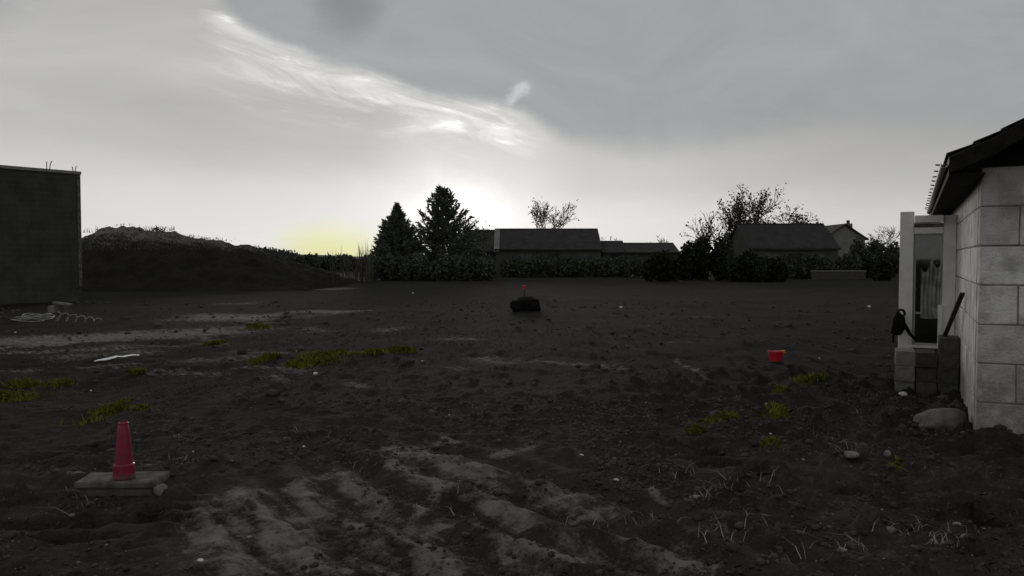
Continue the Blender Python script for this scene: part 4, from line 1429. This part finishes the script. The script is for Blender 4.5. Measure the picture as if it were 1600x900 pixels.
stone(1470, 668, 76, 'large rounded grey boulder lying against the house corner', 1, 'stone_grey', .62, name='boulder', sub=3, bury=.2)
stone(253, 776, 24, 'grey lump of stone at the right end of the concrete slab', 2, 'stone_grey', .85, bury=.15)
stone(1412, 619, 14, 'bright pale stone at the foot of the stacked blocks', 3, 'white_stone', .5)
stone(1405, 632, 6, 'little pale stone just below the bright one by the stacked blocks', 4, 'stone', .6)
stone(1330, 718, 24, 'pale flat stone among straw below the boulder, left', 5, 'stone', .5)
stone(1386, 720, 12, 'upright grey stone between the straw and the house', 6, 'stone', 1.0)
stone(1085, 777, 22, 'long flat pale stone among the machine tracks at right', 7, 'stone', .3, sx=.5)
stone(1392, 838, 18, 'squarish grey stone in the right foreground', 8, 'stone', .7)
stone(1326, 853, 14, 'pale stone, the brighter of the low right foreground', 9, 'stone', .5)
stone(1316, 863, 16, 'dull grey stone touching the brighter one at low right', 10, 'stone', .5)
stone(1495, 841, 13, 'pale stone under the dug spot at far right', 11, 'stone', .6)
stone(1477, 862, 11, 'small bright stone at bottom right beside straw', 12, 'stone', .6)
stone(1507, 863, 17, 'broad grey stone nearest the bottom right corner', 13, 'stone', .5)
stone(313, 880, 12, 'small bright stone at the left of the near tracks', 14, 'white_stone', .4)
stone(390, 839, 9, 'pale stone in the widest pale track patch', 15, 'stone', .6)
stone(451, 842, 8, 'pale pebble between two pale track patches', 16, 'stone', .8)
stone(480, 882, 7, 'pale pebble nearest the bottom edge left of centre', 17, 'stone', .8)
stone(963, 755, 9, 'bright chip of stone above the right tracks', 18, 'white_stone', .5)
stone(960, 716, 8, 'upright pale chip far above the right tracks', 19, 'stone', 1.1)
stone(908, 713, 9, 'flat pale chip in the middle of the near ground', 20, 'white_stone', .4)
stone(112, 802, 10, 'pale chip at the left end of the dug hollow', 21, 'stone', .6)
stone(1255, 720, 6, 'small pale stone left of the strewn straw', 22, 'stone', .8)
stone(1204, 673, 5, 'tiny white stone below the red tub', 23, 'white_stone', 1.0)
white = [(493, 590, 8), (142, 606, 4), (24, 521, 4), (47, 464, 5), (808, 618, 3), (970, 481, 6), (1358, 480, 6), (475, 694, 6),
         (1280, 565, 4), (645, 459, 4), (1013, 510, 3), (638, 545, 5), (660, 566, 4), (463, 549, 3), (501, 550, 3), (302, 708, 3), (702, 650, 3), (1197, 633, 4), (280, 680, 4)]
peb = {493: 'brightest white pebble, just below the broad strip of mossy grass', 142: 'white pebble on bare soil between the metal strip and the red marker',
       24: 'white pebble in front of the flat conduit coil', 47: 'white pebble behind the conduit coil, nearest the dark building',
       808: 'lone white pebble on open soil between the black heap and the near tracks', 970: 'white pebble on the ground right of the black heap',
       1358: 'white pebble on the far ground left of the black bag', 475: 'white pebble on soil between the red marker and the pale tracks',
       1280: 'white pebble on the ground just right of the red tub', 645: 'white pebble far back on the lot below the ragged conifer'}
for i, (px, py, w) in enumerate(white):
    stone(px, max(py, 447), w, peb.get(px, 'tiniest of the white pebbles, a mere speck on open soil'), 100 + i, 'white_stone', .8, group='white pebbles on the open ground', name='pebble', sub=1, bury=.1)


# ------------------------------------------------------------------ concrete slab with red marker
p = Vector((at(193, 760, 5.5).x, 5.5, 0))
sl = empty('concrete_slab', (p.x, p.y, -.045), R(4))
tag(sl, 'grey concrete chamber slab in the dirt under the red marker', 'slab')
MB().box(-.245, .245, -.12, .12, -.35, .095).build('chamber', M['dark_block'], sl, bevel=.012, jitter=.004, seed=3)
MB().box(-.272, .27, -.14, .14, .097, .150).build('cover', M['concrete'], sl, bevel=.012, jitter=.006, seed=5)

cp = g(193, 750, .15)
cp = Vector((at(194, 745, p.y - .05).x, p.y - .05, .106))
cn = empty('marker_cone', cp)
tag(cn, 'slim red plastic marker cone with wide collar standing on the concrete slab', 'cone')
MB().lathe([(.0, 0), (.072, 0), (.074, .006), (.071, .030), (.068, .092), (.066, .096), (.058, .104)], 24).build('collar', M['red'], cn, smooth=False)
MB().lathe([(.060, .098), (.0545, .15), (.048, .22), (.0405, .30), (.036, .352), (.031, .366), (.030, .382), (.025, .384), (.023, .36), (.0, .358)], 24).build('shaft', M['red'], cn, smooth=True)
MB().lathe([(.0305, .366), (.034, .369), (.034, .378), (.0305, .381)], 20).build('rim', M['red'], cn)

# red tub further back
p = g(1212, 567)
tb = empty('red_tub', (p.x, p.y, ghs(p.x, p.y) - .01), R(20))
tb.scale = (.78, .78, .82)
tag(tb, 'bright red plastic tub lying on the dark open ground before the house', 'tub')
MB().lathe([(.0, 0), (.105, 0), (.118, .01), (.142, .185), (.156, .19), (.156, .205), (.138, .205), (.112, .03), (.0, .03)], 22).build('bucket', M['red_bright'], tb)
hp = [(math.cos(a) * .15, math.sin(a) * .03 - .02 - .13 * math.sin(a), .19 + .03 * math.sin(a)) for a in np.linspace(0, math.pi, 13)]
MB().tube(hp, .006, 6).build('handle', M['cable'], tb)
MB().box(.055, .125, -.145, -.06, .165, .225).build('lid_tab', M['orange'], tb, bevel=.008)

# black heap with a red-topped stake
p = g(821, 487)
rngb = np.random.default_rng(5)
hb = MB()
nx, nz = 22, 14
hx, hy, hz = .43, .32, .46
v, f = ico(4)
out = []
for a in v:
    s_ = np.sign(a) * np.abs(a) ** .45
    q = np.array([s_[0] * hx, s_[1] * hy, s_[2] * hz * .5 + hz * .5])
    q *= 1 + .30 * (vnoise(np.array([a[0] * 3 + 4]), np.array([a[1] * 3 + a[2] * 4]))[0] - .5) + .14 * (vnoise(np.array([a[0] * 8 + 4]), np.array([a[1] * 7 + a[2] * 9]))[0] - .5)
    if q[0] < -.15 and q[2] > .3: q[2] -= .10 * (1 if q[0] < -.24 else .4)
    out.append(tuple(q))
hb.add(out, [tuple(x) for x in f])
hp_ = hb.build('tarpaulin_heap', M['black'], smooth=True)
hp_.location = (p.x, p.y, ghs(p.x, p.y) - .05)
tag(hp_, 'squat black tarpaulin-covered heap in the middle of the lot', 'heap')
q = Vector((p.x + .0, p.y + .75, 0))
stk = empty('marker_stake', (q.x, q.y, ghs(q.x, q.y)))
tag(stk, 'thin wooden stake with a red tip behind the black heap', 'stake')
ztop = at(819, 446, q.y).z - ghs(q.x, q.y)
dxs = at(819, 446, q.y).x - q.x
MB().tube([(0, 0, -.2), (dxs, 0, ztop - .12)], .02, 6).build('post', M['wood_dark'], stk)
MB().box(dxs - .045, dxs + .055, -.03, .03, ztop - .12, ztop).build('red_tip', M['red_bright'], stk, bevel=.01)

# bright strip of metal flashing
pa_ = g(147, 567); pb_ = g(217, 558)
dv = (pb_ - pa_); L = dv.length
st = empty('metal_strip', (pa_.x, pa_.y, 0), math.atan2(dv.y, dv.x))
tag(st, 'narrow shiny strip of metal flashing lying on the pale packed soil', 'strip')
vs, fs = [], []
n = 24
for i in range(n):
    fx = i / (n - 1)
    x = fx * L
    wp = pa_ + dv * fx
    z = .5 * (ghs(pa_.x, pa_.y) * (1 - fx) + ghs(pb_.x, pb_.y) * fx) + .5 * ghs(wp.x, wp.y) + .03 + .012 * math.sin(fx * 2.6 + .3) + .006 * math.sin(fx * 17)
    w = .055 * (1 - .65 * fx) * min(1, (fx + .03) * 4)
    tilt = .10 + .20 * fx + .05 * math.sin(fx * 9)
    for s_ in (-1, -.35, .35, 1):
        vs.append((x, s_ * w, z + s_ * w * tilt + (.008 if abs(s_) < .5 else 0)))
for i in range(n - 1):
    for k in range(3):
        a = i * 4 + k
        fs.append((a, a + 4, a + 5, a + 1))
so = MB().add(vs, fs).build('flashing', M['shiny'], st, smooth=True)
sm = so.modifiers.new('thick', 'SOLIDIFY'); sm.thickness = .003

# coil of pale conduit and its uncoiled tail
p = g(50, 501)
co_ = empty('conduit_coil', (p.x, p.y, ghs(p.x, p.y)))
tag(co_, 'flat loose coil of pale conduit on the ground near the dark building', 'coil')
for k, (rx, ry, z, ox, oy, ph) in enumerate([(.40, .60, .04, 0, 0, .2), (.35, .52, .07, .04, .1, 1.2), (.41, .55, .11, -.02, .15, 2.0), (.30, .42, .14, .02, .2, .6)]):
    pts_ = [(ox + rx * math.cos(a + ph), oy + ry * math.sin(a + ph), z + .03 * math.sin(2 * a + k)) for a in np.linspace(0, 5.9, 34)]
    MB().tube(pts_, .014, 6).build('loop', M['cable'], co_, smooth=True)
pa_ = g(86, 502); pb_ = g(157, 505)
dv = pb_ - pa_
tl = empty('conduit_tail', (pa_.x, pa_.y, ghs(pa_.x, pa_.y)), math.atan2(dv.y, dv.x))
tag(tl, 'springy corkscrew length of pale conduit beside the flat coil', 'conduit')
pts_ = []
for a in np.linspace(0, 1, 110):
    r0 = .12 * (1 - .55 * a)
    an = a * 6.28 * 5.2
    pts_.append((dv.length * a + .10 * math.cos(an) * (1 - a), r0 * 1.3 * math.sin(an) * .6, .03 + r0 + r0 * math.cos(an)))
MB().tube(pts_, .012, 5).build('helix', M['cable'], tl, smooth=True)

# propped slab near the coil
p = g(94, 489)
pc = empty('propped_lintel', (p.x, p.y, ghs(p.x, p.y)), R(-8))
tag(pc, 'short grey concrete lintel propped level on a block near the coil', 'lintel')
MB().box(-.32, -.10, -.12, .12, -.05, .22).build('block', M['grey_block'], pc, bevel=.012, jitter=.004)
lt = MB().box(-.2, .34, -.09, .09, 0, .07).build('beam', M['grey_block'], pc, bevel=.008)
lt.location = (0, 0, .255); lt.rotation_euler = (0, R(6), 0)
MB().box(.18, .30, -.1, .1, -.05, .195).build('block', M['dark_block'], pc, bevel=.012, jitter=.004)

# ------------------------------------------------------------------ things beside the house wall
rr = random.Random(12)
CW, CHh, CD = .225, .18, .44
names_row = ['bottom', 'second', 'third', 'top']
cols = [(-.235, 4, 'column against the house wall'), (-.465, 3, 'middle column'), (-.692, 3, 'left column')]
SY = 2.55
vr = [MB().box(-CW / 2 + .004, CW / 2 - .004, 0, CD, .002, CHh - .002).mesh('concrete_block', M['dark_block'], bevel=.008, jitter=.004, seed=s_) for s_ in range(4)]
vg = [MB().box(-CW / 2 + .004, CW / 2 - .004, 0, CD, .002, CHh - .002).mesh('concrete_block', M['grey_block'], bevel=.008, jitter=.004, seed=s_) for s_ in range(3)]
bz = ghs(hl(-.4, SY).x, hl(-.4, SY).y) - .03
for ci, (cx_, nrow, where) in enumerate(cols):
    for r0 in range(nrow):
        o = link('concrete_block', (vg if ci == 2 else vr)[rr.randrange(3)])
        o.location = hl(cx_ + CW / 2 + rr.uniform(-.006, .006), SY + rr.uniform(-.02, .02), bz + r0 * CHh)
        o.rotation_euler = (0, 0, -HA + rr.uniform(-.04, .04))
        row = 'top' if r0 == nrow - 1 else names_row[r0]
        tag(o, f'{"grey" if ci == 2 else "dark"} concrete block, {row} of the {where} of the stack', 'block', 'concrete blocks stacked by the bay')
ztop = bz + 4 * CHh
MBp = MB()
a_ = hl(-.16, SY + .22, ztop + .01); b2_ = hl(-.035, 1.72, 1.235)
dr = (b2_ - a_)
n_ = dr.cross(Vector((0, 0, 1))).normalized() * .024
u2 = dr.cross(n_).normalized() * .012
vv = [a_ - n_ - u2, a_ + n_ - u2, a_ + n_ + u2, a_ - n_ + u2, b2_ - n_ - u2, b2_ + n_ - u2, b2_ + n_ + u2, b2_ - n_ + u2]
vv = [v_ - a_ for v_ in vv]
MBp.add(vv, [(0, 3, 2, 1), (4, 5, 6, 7), (0, 1, 5, 4), (1, 2, 6, 5), (2, 3, 7, 6), (3, 0, 4, 7)])
pk = MBp.build('wooden_batten', M['wood_dark'], bevel=.003)
pk.location = a_
tag(pk, 'dark wooden batten leaning from the stacked blocks against the house wall', 'batten')

# black bag hung at the outer corner of the bay
c = at(1404, 506, hl(-.68, 3.95).y - .12)
bgm = empty('black_bag', c)
tag(bgm, 'black limp bag with trailing strap hung on the outer corner of the bay', 'bag')
v, f = ico(3)
out = []
for a in v:
    s_ = np.sign(a) * np.abs(a) ** .75
    q = np.array([s_[0] * .085 * (1 - .25 * a[2]), s_[1] * .06, s_[2] * .15])
    q *= 1 + .25 * (vnoise(np.array([a[0] * 3 + 9]), np.array([a[1] * 3 + a[2] * 3]))[0] - .5)
    if a[2] < 0: q[0] -= .03 * abs(a[2])
    out.append(tuple(q))
MB().add(out, [tuple(x) for x in f]).build('bag_body', M['black'], bgm, smooth=True)
hp = [(.03 + .05 * math.cos(a), 0, .14 + .05 * math.sin(a)) for a in np.linspace(-.6, 3.6, 14)]
MB().tube(hp, .016, 6).build('carry_loop', M['black'], bgm, smooth=True)
MB().tube([(.05, -.01, .02), (.10, -.02, -.06), (.15, -.02, -.14), (.22, -.015, -.205)], [.03, .026, .022, .018], 6).build('strap', M['black'], bgm, smooth=True)
MB().tube([(-.06, 0, -.08), (-.07, 0, -.18), (-.065, 0, -.26)], [.02, .014, .010], 6).build('cord', M['black'], bgm, smooth=True)
